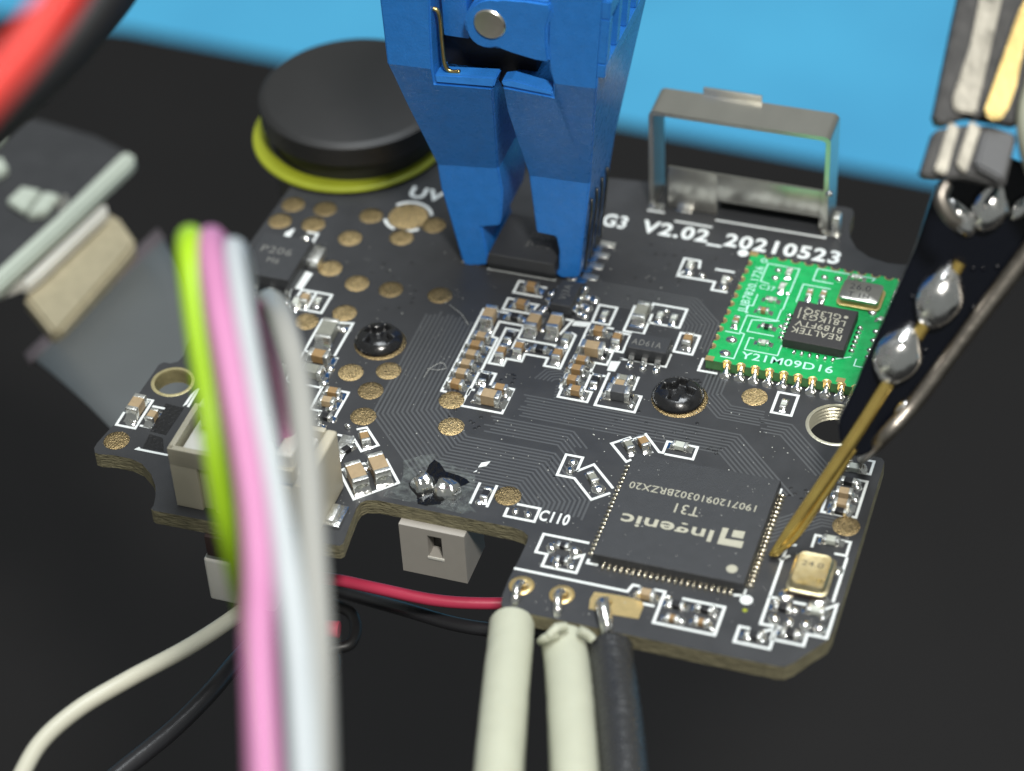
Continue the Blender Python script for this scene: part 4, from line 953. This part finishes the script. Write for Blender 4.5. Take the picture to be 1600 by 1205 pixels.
# dust and lint scattered over the parts
bm = bmesh.new()
def on_board(x, y):
    k = False
    for (xa, ya), (xb, yb) in zip(outline, outline[1:] + outline[:1]):
        if (ya > y) != (yb > y) and x < (xb - xa) * (y - ya) / (yb - ya) + xa: k = not k
    return k
for _ in range(750):
    x, y = random.uniform(480, 1330), random.uniform(380, 980); q = at(x, y)
    if not on_board(x, y): continue
    if (q.x - HB.x) ** 2 + (q.y - HB.y) ** 2 < 5: continue
    in_chip = abs(q.x - CHIP.x) < 4.9 and abs(q.y - CHIP.y) < 4.9
    s = random.choice((0.015, 0.02, 0.02, 0.025, 0.03, 0.042)); z = 0.014
    if in_chip: z = CH; s *= 0.8
    if y > 830 and x < 820: continue
    r = bmesh.ops.create_icosphere(bm, subdivisions=1, radius=s)
    for v in r['verts']: v.co = Vector((q.x + v.co.x * random.uniform(.7, 1.6), q.y + v.co.y, z + 0.4 * s + v.co.z * 0.6))
for pts in ([(702, 476, .1), (712, 484, .3), (722, 492, .25), (732, 508, .05)], [(662, 590, .05), (672, 576, .4), (690, 567, .3), (697, 575, .2), (684, 578, .3), (668, 576, .1)], [(1100, 912, .2), (1108, 905, .5), (1118, 903, .3)]):
    tube(bm, smooth_path(wp(pts), 8), 0.011, 5)
du = link('dust', finish(bm, 'dust'), board); du['kind'] = 'stuff'

# ------------------------------------------------------------------ black disc with yellow-green gasket behind the board
dc = at(560, 203, 0.5); disc = empty('lens_cap', (dc.x, dc.y, 0)); tag(disc, 'black round cap with a yellow-green ring under it, behind the board', 'cap')
bm = bmesh.new(); lathe(bm, [(6.6, 0.15), (7.65, 0.16), (7.85, 0.3), (7.8, 0.5), (7.6, 0.6), (6.6, 0.62)], 64); link('gasket', finish(bm, 'gasket', 'auto'), disc, (-0.45, -0.12, 0))
bm = bmesh.new(); lathe(bm, [(0, -8), (6.7, -8), (6.7, 2.35), (7.35, 2.4), (7.45, 2.5), (7.42, 4.05), (7.05, 4.3), (6.8, 4.36), (0, 4.4)], 72); link('cap_body', finish(bm, 'disc_black', 'auto'), disc)

# ------------------------------------------------------------------ blue spring clip gripping the memory chip
tl_, tr_ = ta('S', 500, 1113, 0.2), ta('S', 885, 1163, 0.2)
Y0 = (tl_.y + tr_.y) / 2; YU = Y0 - 4.3
clip = empty('test_clip', (soic_c.x, soic_c.y, 0)); clip.location = (0, 0, 0)
tag(clip, 'blue plastic spring test clip gripping a chip upright', 'clip')
def jaw(verts, polys, back, name, m='blue_plastic', bev=0.12):
    """front outline points (photo point, depth layer) joined into facets, given depth towards the far side"""
    bm = bmesh.new(); fr, bk = [], []
    for i, (x, y, Yp) in enumerate(verts):
        p = aty(*tp('S', x, y), Yp); fr.append(bm.verts.new(p)); bk.append(bm.verts.new((p.x, back[i] if isinstance(back, list) else back, p.z)))
    cnt = {}
    for pl_ in polys:
        bm.faces.new([fr[i] for i in pl_]); bm.faces.new([bk[i] for i in reversed(pl_)])
        for a, b in zip(pl_, pl_[1:] + pl_[:1]):
            cnt[(a, b)] = cnt.get((a, b), 0) + 1
    for (a, b) in list(cnt):
        if (b, a) not in cnt: bm.faces.new((fr[b], fr[a], bk[a], bk[b]))
    bmesh.ops.recalc_face_normals(bm, faces=bm.faces)
    if bev:
        es = [e for e in bm.edges if len(e.link_faces) == 2 and e.calc_face_angle(0) > 0.5]
        bmesh.ops.bevel(bm, geom=es, offset=bev, segments=2, affect='EDGES', clamp_overlap=True)
    me = finish(bm, m, True); me.set_sharp_from_angle(angle=R(14))
    return link(name, me, clip)
YB, YT = Y0 + 8.0, Y0 + 5.6
lv = [(38, -420, YU), (290, -420, YU), (302, 120, YU), (310, 290, YU), (120, 268, YU),           # 0-4 upper arm
      (320, 350, YU), (562, 372, YU), (586, 706, Y0), (328, 690, Y0), (200, 425, YU + 0.3),       # 5-9 sloping band
      (604, 800, Y0), (598, 905, Y0), (590, 946, Y0), (515, 952, Y0), (532, 1020, Y0), (546, 1108, Y0), (447, 1116, Y0), (432, 1086, Y0), (385, 925, Y0), (345, 790, Y0)]
lj = jaw(lv, [[0, 1, 2, 3, 4], [4, 3, 5, 6, 7, 8, 9], [8, 7, 10, 11, 12, 13, 14, 15, 16, 17, 18, 19]], [YB] * 5 + [YU + 1.3] * 2 + [YT + 0.6] * 2 + [YB - 1] + [YT] * 10, 'jaw')
lj['label'] = 'jaw with the long unbroken outer edge'
rv = [(815, 350, YU), (800, 300, YU), (790, 200, YU), (796, 60, YU), (800, -420, YU), (1062, -420, YU), (998, 372, YU),   # 0-6
      (600, 364, YU), (815, 405, YU), (970, 770, Y0), (712, 735, Y0), (626, 462, YU + 0.3),       # 7-11
      (940, 1000, Y0), (926, 1130, Y0), (920, 1164, Y0), (850, 1165, Y0), (824, 1148, Y0), (838, 1128, Y0), (840, 1055, Y0), (826, 992, Y0), (745, 975, Y0)]
rj = jaw(rv, [[4, 3, 2, 1, 0, 6, 5], [6, 0, 8, 7, 11, 10, 9], [9, 10, 20, 19, 18, 17, 16, 15, 14, 13, 12]], [YB] * 7 + [YU + 1.3] * 2 + [YT + 0.6] * 2 + [YU + 2.6] + [YT] * 9, 'jaw')
rj['label'] = 'jaw with slots along its side'
jaw([(318, 312, YU + 0.12), (578, 325, YU + 0.12), (566, 368, YU - 0.05), (322, 348, YU - 0.05)], [[0, 1, 2, 3]], YU + 1.25, 'jaw_lip', bev=0.1)
jaw([(596, 338, YU + 0.12), (640, 333, YU + 0.12), (813, 384, YU + 0.12), (813, 404, YU - 0.05), (602, 362, YU - 0.05)], [[0, 1, 2, 3, 4]], YU + 1.25, 'jaw_lip', bev=0.1)
# pivot lug, pin and spring
cpx = [(550 + 108 * math.cos(R(a)), 100 + 108 * math.sin(R(a)), YU - 0.25) for a in range(75, 286, 15)]
lug = [(800, 15, YU - 0.25), (812, 50, YU - 0.25), (790, 120, YU - 0.25), (792, 200, YU - 0.25), (800, 268, YU - 0.25), (740, 258, YU - 0.25), (640, 228, YU - 0.25)] + cpx + [(600, -8, YU - 0.25), (700, 0, YU - 0.25)]
jaw(lug, [list(range(len(lug)))], YU + 2.2, 'pivot_lug', bev=0.18)
pc = aty(*tp('S', 550, 100), YU - 0.25)
bm = bmesh.new(); lathe(bm, [(0, 0.18), (1.02, 0.16), (1.12, 0.05), (1.12, -9.0), (0, -9.0)], 36); pn = link('pivot_pin', finish(bm, 'steel', 'auto'), clip, pc); pn.rotation_euler = (R(90), 0, 0)
bm = bmesh.new(); coil = []
for k in range(0, 150):
    a = R(k * 20); coil.append((pc.x + 2.75 * math.cos(a), Y0 + 1.9 + k * 0.034, pc.z + 2.75 * math.sin(a)))
tube(bm, coil, 0.42, 8); link('spring', finish(bm, 'spring_steel', True), clip)
sp = [aty(*tp('S', x, y), YU + 0.5) for x, y in ((312, 35), (338, 60), (350, 180), (362, 270), (385, 298), (425, 300))]
bm = bmesh.new(); tube(bm, smooth_path(sp, 6), 0.16, 8); link('spring_arm', finish(bm, 'brass', True), clip)
c1 = aty(*tp('S', 322, 150), YU + 1.4); c2 = aty(*tp('S', 732, 345), YU + 1.4)
bm = bmesh.new(); bbox(bm, c1.x, c2.x, YU + 2.3, YU + 8.5, c2.z - 1.5, c1.z, 0.2); link('cavity_shade_block', finish(bm, 'black_plastic', 'auto'), clip)  # black block added to stand in for shade in the clip's hollow
c1 = aty(*tp('S', 300, -420), YU + 1.2); c2 = aty(*tp('S', 470, 190), YU + 1.2)
link('arm_web', box_mesh(c1.x + 0.3, c2.x, YU + 1.0, YU + 2.2, c2.z + 0.6, c1.z, 'blue_plastic', 0.15), clip)
# slotted side of the right jaw: bars with gaps over a recessed wall
sx = aty(*tp('S', 1022, 100), YU).x
e_top = aty(*tp('S', 1036, -90), YU); e_bot = aty(*tp('S', 1000, 360), YU)
def side_x(z): return e_bot.x + (e_top.x - e_bot.x) * (z - e_bot.z) / (e_top.z - e_bot.z)
z_a = aty(*tp('S', 1012, 330), YU).z
def side_box(y0, y1, za, zb, name='side_rail'):
    bm = bmesh.new(); A = []
    for z in (za, zb):
        for dx in (-0.2, 0.45):
            for y in (y0, y1): A.append(bm.verts.new((side_x(z) + dx, y, z)))
    for q in ((0, 1, 3, 2), (4, 6, 7, 5), (0, 4, 5, 1), (2, 3, 7, 6), (0, 2, 6, 4), (1, 5, 7, 3)): bm.faces.new([A[i] for i in q])
    bmesh.ops.recalc_face_normals(bm, faces=bm.faces); bmesh.ops.bevel(bm, geom=list(bm.edges), offset=0.08, segments=2, affect='EDGES')
    link(name, finish(bm, 'blue_plastic', 'auto'), clip)
side_box(YU + 0.05, YB, z_a, z_a + 1.1); side_box(YU + 0.052, YB - 0.002, z_a + 4.6, z_a + 6.0)
for k in range(6):
    yy = YU + 0.055 + k * (YB - YU - 0.9) / 5; side_box(yy, yy + 0.85, z_a + 1.102, z_a + 4.598, 'side_rib')
# metal contact strips down both jaws
for k in range(4):
    yy = soic_c.y + (k - 1.5) * 1.27
    a_ = aty(*tp('S', 955, 900), Y0); b_ = aty(*tp('S', 930, 1150), Y0)
    bm = bmesh.new(); tube(bm, [(a_.x + 0.30, yy, a_.z + 1.2), (a_.x + 0.25, yy, a_.z), (b_.x + 0.22, yy, b_.z + 0.3)], 0.13, 6); link('contact', finish(bm, 'spring_steel', True), clip)

# ------------------------------------------------------------------ needle probe resting on the processor's leads
A_ = at(1204, 868, 0.35); C_ = at(1347, 718, 0.6); B_ = at(1520, 300, 21.0)
ND = (B_ - A_).normalized(); PN = (-fwd - ND * (-fwd).dot(ND)).normalized()
def pp(x, y, off=0.0): return atp(x, y, A_ + PN * off, PN)
probe = empty('needle_probe', (A_.x, A_.y, 0)); probe.location = (0, 0, 0)
tag(probe, 'black two-needle probe with solder blobs touching the large chip from the right', 'probe')
def pplate(name, pts, t0, t1, m, parent, bev=0.15):
    bm = bmesh.new(); a = [bm.verts.new(pp(x, y, 0) + PN * t1) for x, y in pts]; b = [bm.verts.new(pp(x, y, 0) + PN * t0) for x, y in pts]
    bm.faces.new(a); bm.faces.new(list(reversed(b)))
    for i in range(len(a)): bm.faces.new((a[i], b[i], b[(i + 1) % len(a)], a[(i + 1) % len(a)]))
    bmesh.ops.recalc_face_normals(bm, faces=bm.faces)
    if bev: bmesh.ops.bevel(bm, geom=list(bm.edges), offset=bev, segments=2, affect='EDGES')
    return link(name, finish(bm, m, 'auto'), parent)
pplate('probe_plate', [(1462, 292), (1430, 390), (1390, 478), (1338, 600), (1310, 660), (1312, 690), (1330, 714), (1352, 712), (1384, 690), (1440, 610), (1500, 530), (1660, 372), (1660, 280), (1560, 240)], -1.0, 0.0, 'probe_black', probe)
nd = [pp(1204, 868, 0.0), pp(1236, 826, 0.12), pp(1330, 690, 0.3), pp(1402, 575, 0.4), pp(1462, 478, 0.5), pp(1500, 410, 0.5)]
tube_obj('gold_needle', nd, [0.14, 0.36, 0.44, 0.44, 0.42, 0.40], 'needle_gold', probe, 12)
bm = bmesh.new(); nd2 = [pp(1208, 866, -0.05), pp(1242, 838, 0.0), pp(1290, 770, 0.0), pp(1334, 700, 0.0)]
tube(bm, smooth_path(nd2, 6), 0.28, 12); link('gold_needle', finish(bm, 'needle_gold', True), probe)
q = pp(1283, 757, 0.42); bm = bmesh.new(); bmesh.ops.create_icosphere(bm, subdivisions=2, radius=0.2); link('glue_bead', finish(bm, 'needle_gold', True), probe, q)
ng = [at(1346, 717, 0.5), pp(1374, 690, 0.2), pp(1430, 628, 0.3), pp(1500, 535, 0.4), pp(1560, 455, 0.4), pp(1640, 350, 0.5)]
tube_obj('grey_needle', ng, [0.32, 0.5, 0.58, 0.55, 0.62, 0.68], 'needle_grey', probe, 12, jitter=0.02)
def blob(name, x, y, rx, ry, h, parent, rot):
    """a solder blob on the plate; its own axes follow the plate"""
    c = pp(x, y); ex = (pp(x + 10, y + 0) - c); ex = (ex - PN * ex.dot(PN)).normalized(); ey = PN.cross(ex)
    bm = bmesh.new(); dome(bm, (0, 0, 0), rx, ry, h, 24, 9, rot=rot, p=0.8)
    for v in bm.verts:
        q = v.co.copy(); s = 1 + 0.05 * math.sin(5 * q.x + 3 * q.y); v.co = c + ex * q.x * s + ey * q.y * s + PN * (q.z * s)
    return link(name, finish(bm, 'solder', True), parent)
def solder_lump(x, y, w, l, off, tilt=0.0):
    ax = (pp(x + 62 + tilt, y - 100) - pp(x, y)).normalized(); sd = PN.cross(ax); c = pp(x, y, off)
    bm = bmesh.new(); bmesh.ops.create_uvsphere(bm, u_segments=28, v_segments=18, radius=1.0)
    for v in bm.verts:
        t = v.co.z; taper = (1 - 0.38 * max(0, t) ** 1.5 - 0.12 * max(0, -t) ** 2) * (1 + 0.04 * math.sin(4 * v.co.x + 3 * t)); q = c + sd * (v.co.x * w * taper) + PN * (v.co.y * w * 0.85 * taper) + ax * (t * l * (1.15 if t < 0 else 1.0)); v.co = q
    return link('solder_blob', finish(bm, 'solder_dull', True), probe)
solder_lump(1470, 460, 1.5, 2.05, 0.4, -20); solder_lump(1406, 551, 1.5, 1.95, 0.4, -10)
solder_lump(1548, 322, 1.15, 1.5, 0.5, -20); solder_lump(1500, 338, 0.75, 1.3, 0.2, -120); solder_lump(1412, 640, 0.6, 0.9, 0.3, 0); solder_lump(1594, 325, 0.5, 0.8, 0.3, 0)
for x, y, r_ in ((1520, 420, .18), (1536, 420, .18), (1558, 418, .2), (1520, 482, .24), (1425, 465, .2), (1516, 515, .3), (1446, 548, .2), (1419, 585, .18), (1434, 628, .2), (1364, 652, .16)):
    blob('flux_droplet', x, y, r_, r_, r_ * 0.5, probe, 0).data.materials[0] = MATS['probe_black']
# pin header above the plate
plate_n, plate_o = PN, A_
A_ = pp(1500, 290, 5.0); PN = (ND * 0.15 - fwd).normalized()
pplate('header_body', [(1500, -40), (1478, 60), (1450, 195), (1462, 205), (1502, 190), (1580, 205), (1640, 60), (1670, -60)], 0.4, 1.6, 'black_plastic', probe)
pplate('header_face', [(1528, -40), (1505, 80), (1476, 168), (1480, 186), (1512, 190), (1560, -20), (1570, -45)], 1.602, 2.1, 'header_grey', probe, 0.12)
pplate('header_pin', [(1590, 5), (1572, 40), (1518, 195), (1538, 208), (1552, 195), (1566, 160), (1576, 110), (1594, 40)], 2.2, 3.1, 'brass', probe, 0.2)
pplate('header_skirt', [(1452, 212), (1430, 282), (1448, 286), (1470, 285), (1500, 284), (1560, 300), (1580, 220), (1540, 205), (1500, 204)], 0.3, 1.5, 'black_plastic', probe)
for pts in ([(1472, 202), (1448, 278), (1466, 284), (1486, 210)], [(1504, 200), (1482, 268), (1496, 282), (1520, 212)]):
    pplate('header_lead', pts, 1.502, 2.1, 'header_grey', probe, 0.1)
pplate('header_block', [(1522, 215), (1508, 272), (1552, 296), (1572, 222)], 1.51, 2.3, 'ferrite', probe, 0.2)
wl = [pp(1680, 20, 2.5), pp(1640, 130, 2.5), pp(1625, 195, 2.4), pp(1640, 262, 1.6), pp(1690, 330, 1.2)]
tube_obj('probe_wire', wl, 1.4, 'sleeve_white', probe, 16)
tube_obj('probe_hook', [pp(1478, 288, 1.0), pp(1470, 310, 1.0), pp(1482, 336, 0.8), pp(1498, 350, 0.5)], 0.42, 'needle_grey', probe, 10)

# ------------------------------------------------------------------ three sleeved leads soldered along the near edge
def lead(label, hole, pts, r0, m_s, tip):
    o = empty('jumper_lead', (0, 0, 0)); tag(o, label, 'lead', 'sleeved leads soldered to the near edge')
    P = wp(pts)
    bm = bmesh.new(); path = smooth_path(P, 10); n = len(path)
    tube(bm, path, [r0 * (0.93 if i == 0 else 1.0 + 0.05 * i / n) for i in range(n)], 24, jitter=0.012)
    link('sleeve', finish(bm, m_s, 'auto'), o)
    tube_obj('conductor', tip, 0.3, 'solder', o, 10)
    return o
h0, h1, h2 = ph
def arc(h, x, y, z): 
    e = at(x, y, z); return [(h.x, h.y, -0.5), (h.x, h.y, 0.15), (h.x - 0.08, h.y - 0.55, 0.45), ((h.x + e.x) / 2, (h.y + e.y) / 2 - 0.2, 0.2), e + Vector((0, 0.2, 0)), e + Vector((0, -1.5, -0.1))]
la = lead('white sleeved lead, the one farthest from the black lead', h0, [(800, 974, -0.9), (797, 1010, -0.6), (788, 1100, 0.2), (774, 1290, 1.0), (760, 1620, 0.0), (740, 2000, -8)], 1.44, 'sleeve_white', arc(h0, 800, 972, -0.9))
lb_ = lead('white sleeved lead with a ragged cut end beside the black lead', h1, [(880, 1000, -0.9), (886, 1040, -0.7), (892, 1110, 0.0), (902, 1290, 0.9), (915, 1620, 0.0), (925, 2000, -8)], 1.42, 'sleeve_white', arc(h1, 868, 990, -0.9))
lc_ = lead('black sleeved lead soldered to the gold rectangular land', h2, [(954, 1012, -0.9), (958, 1050, -0.7), (968, 1130, 0.0), (982, 1290, 0.7), (1010, 1620, 0.0), (1045, 2000, -8)], 1.40, 'sleeve_black', arc(h2, 948, 1000, -0.9))
q = ph[2]; bm = bmesh.new(); 
tube_obj('solder_drop', [(q.x, q.y - 0.1, 0.1), (q.x + 0.02, q.y - 0.75, 0.55), at(947, 975, 0.3), at(948, 998, -0.4)], [0.30, 0.5, 0.46, 0.3], 'solder', lc_, 14)
for a_, p_ in ((0, ((846, 1002, -0.1), (852, 998, 0.6), (872, 990, 0.9))), (1, ((905, 985, 0.9), (918, 992, 0.5), (926, 1000, 0.2))), (2, ((858, 994, 0.9), (870, 982, 1.2), (884, 980, 0.9)))):
    tube_obj('frayed_edge', wp(p_), 0.3, 'sleeve_white', lb_, 8)

# ------------------------------------------------------------------ loose wires under and around the board
tag(tube_obj('red_wire', wp([(470, 900, -9), (530, 907, -8.5), (600, 922, -8), (680, 938, -8), (760, 943, -8), (860, 940, -8)]), 0.42, 'wire_red'), 'thin red wire running beneath the near edge of the board', 'wire')
tag(tube_obj('black_wire', wp([(470, 905, -17), (560, 932, -14), (640, 955, -11.5), (710, 975, -10.5), (780, 985, -10), (880, 985, -10)]), 0.5, 'wire_black'), 'thin black wire beneath the board, below the red wire', 'wire')
tag(tube_obj('white_wire', wp([(430, 905, -9), (385, 950, -7), (300, 1008, -5), (200, 1062, -4), (120, 1110, -4), (60, 1165, -4), (20, 1240, -4)]), 0.56, 'wire_cream'), 'cream white wire curving out to the bottom left corner', 'wire')
tag(tube_obj('black_wire', wp([(420, 985, -12), (372, 1030, -11), (330, 1080, -10), (270, 1140, -10), (190, 1205, -10), (150, 1240, -10)]), 0.62, 'wire_black', jitter=0.01), 'thin black wire curving below the cream wire', 'wire')
loop_ = empty('red_plug', (0, 0, 0)); tag(loop_, 'red wire end in a small black ring behind the harness', 'wire')
tube_obj('wire_end', wp([(470, 985, -13), (500, 982, -13), (530, 984, -13)]), 0.6, 'wire_red', loop_)
tube_obj('ring', wp([(520, 945, -14), (548, 958, -14), (556, 985, -14), (545, 1008, -14), (515, 1014, -14)]), 0.42, 'black_plastic', loop_)
tube_obj('ring', wp([(500, 1010, -15), (520, 1020, -15), (524, 1045, -15), (510, 1062, -15)]), 0.38, 'black_plastic', loop_)
tag(tube_obj('red_wire', wp([(150, -90, 62), (95, 0, 62), (30, 90, 61), (-60, 190, 60)]), 0.85, 'wire_scarlet'), 'thick bright red wire crossing the top left corner', 'wire')
tag(tube_obj('black_wire', wp([(225, -90, 34), (165, 0, 34), (85, 95, 33), (-40, 210, 32)]), 1.5, 'wire_dark'), 'thick black wire beside the bright red wire in the top left corner', 'wire')

# ------------------------------------------------------------------ second board at the far left with its flat cable
sb = empty('sensor_board', (0, 0, 0)); tag(sb, 'small dark board with a white edge strip at the far left', 'circuit board')
ZL = -13.0
def slab(name, pts, z0, z1, m, parent, bev=0.0):
    bm = bmesh.new(); polyprism(bm, [at(x, y, z1) for x, y in pts], z0, z1)
    bmesh.ops.recalc_face_normals(bm, faces=bm.faces)
    if bev: bmesh.ops.bevel(bm, geom=list(bm.edges), offset=bev, segments=2, affect='EDGES')
    return link(name, finish(bm, m, 'auto'), parent)
slab('substrate', [(-120, 130), (0, 174), (70, 190), (150, 214), (200, 240), (110, 330), (0, 432), (-120, 540)], ZL - 1.0, ZL, 'mask', sb)
slab('edge_strip', [(188, 238), (205, 235), (211, 245), (206, 254), (100, 354), (-20, 464), (-40, 450), (84, 338)], ZL + 0.01, ZL + 1.3, 'strip_white', sb, 0.3)
slab('edge_strip', [(150, 322), (164, 314), (168, 326), (60, 428), (40, 444), (28, 440)], ZL - 1.6, ZL - 0.3, 'plug_white', sb, 0.25)
slab('edge_strip', [(5, 436), (40, 428), (46, 438), (20, 448), (-10, 460)], ZL - 1.4, ZL - 0.4, 'plug_white', sb, 0.25)
slab('foil_block', [(35, 462), (160, 330), (182, 334), (212, 376), (205, 390), (95, 516), (80, 518)], ZL - 3.4, ZL - 1.7, 'foil_tape', sb, 0.35)
slab('white_part', [(10, 312), (34, 290), (64, 296), (38, 330)], ZL, ZL + 0.7, 'strip_white', sb, 0.15)
slab('white_part', [(42, 334), (68, 298), (92, 302), (72, 330)], ZL, ZL + 0.8, 'strip_white', sb, 0.15)
for x, y in ((80, 320), (95, 324), (90, 312), (103, 316), (113, 320), (100, 308)): slab('white_part', [(x - 5, y + 3), (x, y - 5), (x + 6, y - 3), (x + 1, y + 5)], ZL, ZL + 0.5, 'tin', sb, 0.08)
slab('white_part', [(-30, 196), (0, 188), (8, 208), (-12, 228)], ZL, ZL + 0.8, 'strip_white', sb, 0.15)
slab('white_part', [(-30, 250), (2, 244), (12, 262), (-8, 274)], ZL, ZL + 0.8, 'strip_white', sb, 0.15)
fc = empty('flat_cable', (0, 0, 0)); tag(fc, 'grey flat ribbon cable from the far left board running under the main board', 'cable')
def sheet(name, edge_a, edge_b, t, m, parent):
    """a thin bent sheet between two edge curves"""
    A = smooth_path(wp(edge_a), 6); B = smooth_path(wp(edge_b), 6); bm = bmesh.new(); rows = []
    for a, b in zip(A, B): rows.append([bm.verts.new(a.lerp(b, k / 6)) for k in range(7)])
    low = [[bm.verts.new(v.co - Vector((0, 0, t))) for v in r_] for r_ in rows]
    for i in range(len(rows) - 1):
        for k in range(6):
            bm.faces.new((rows[i][k], rows[i][k + 1], rows[i + 1][k + 1], rows[i + 1][k])); bm.faces.new((low[i][k], low[i + 1][k], low[i + 1][k + 1], low[i][k + 1]))
        bm.faces.new((rows[i][0], rows[i + 1][0], low[i + 1][0], low[i][0])); bm.faces.new((rows[i][6], low[i][6], low[i + 1][6], rows[i + 1][6]))
    for i in (0, -1):
        for k in range(6): bm.faces.new((rows[i][k], rows[i][k + 1], low[i][k + 1], low[i][k]))
    return link(name, finish(bm, m, True), parent)
sheet('cable_sheet', [(48, 556, -16.5), (90, 590, -14.0), (150, 645, -11), (230, 730, -9)], [(250, 366, -16.5), (282, 420, -13.5), (330, 520, -11), (380, 640, -9)], 0.25, 'flex', fc)
sheet('cable_stiffener', [(38, 552, -16.2), (46, 566, -16.0)], [(246, 356, -16.2), (258, 372, -16.0)], 0.5, 'stiffener', fc)
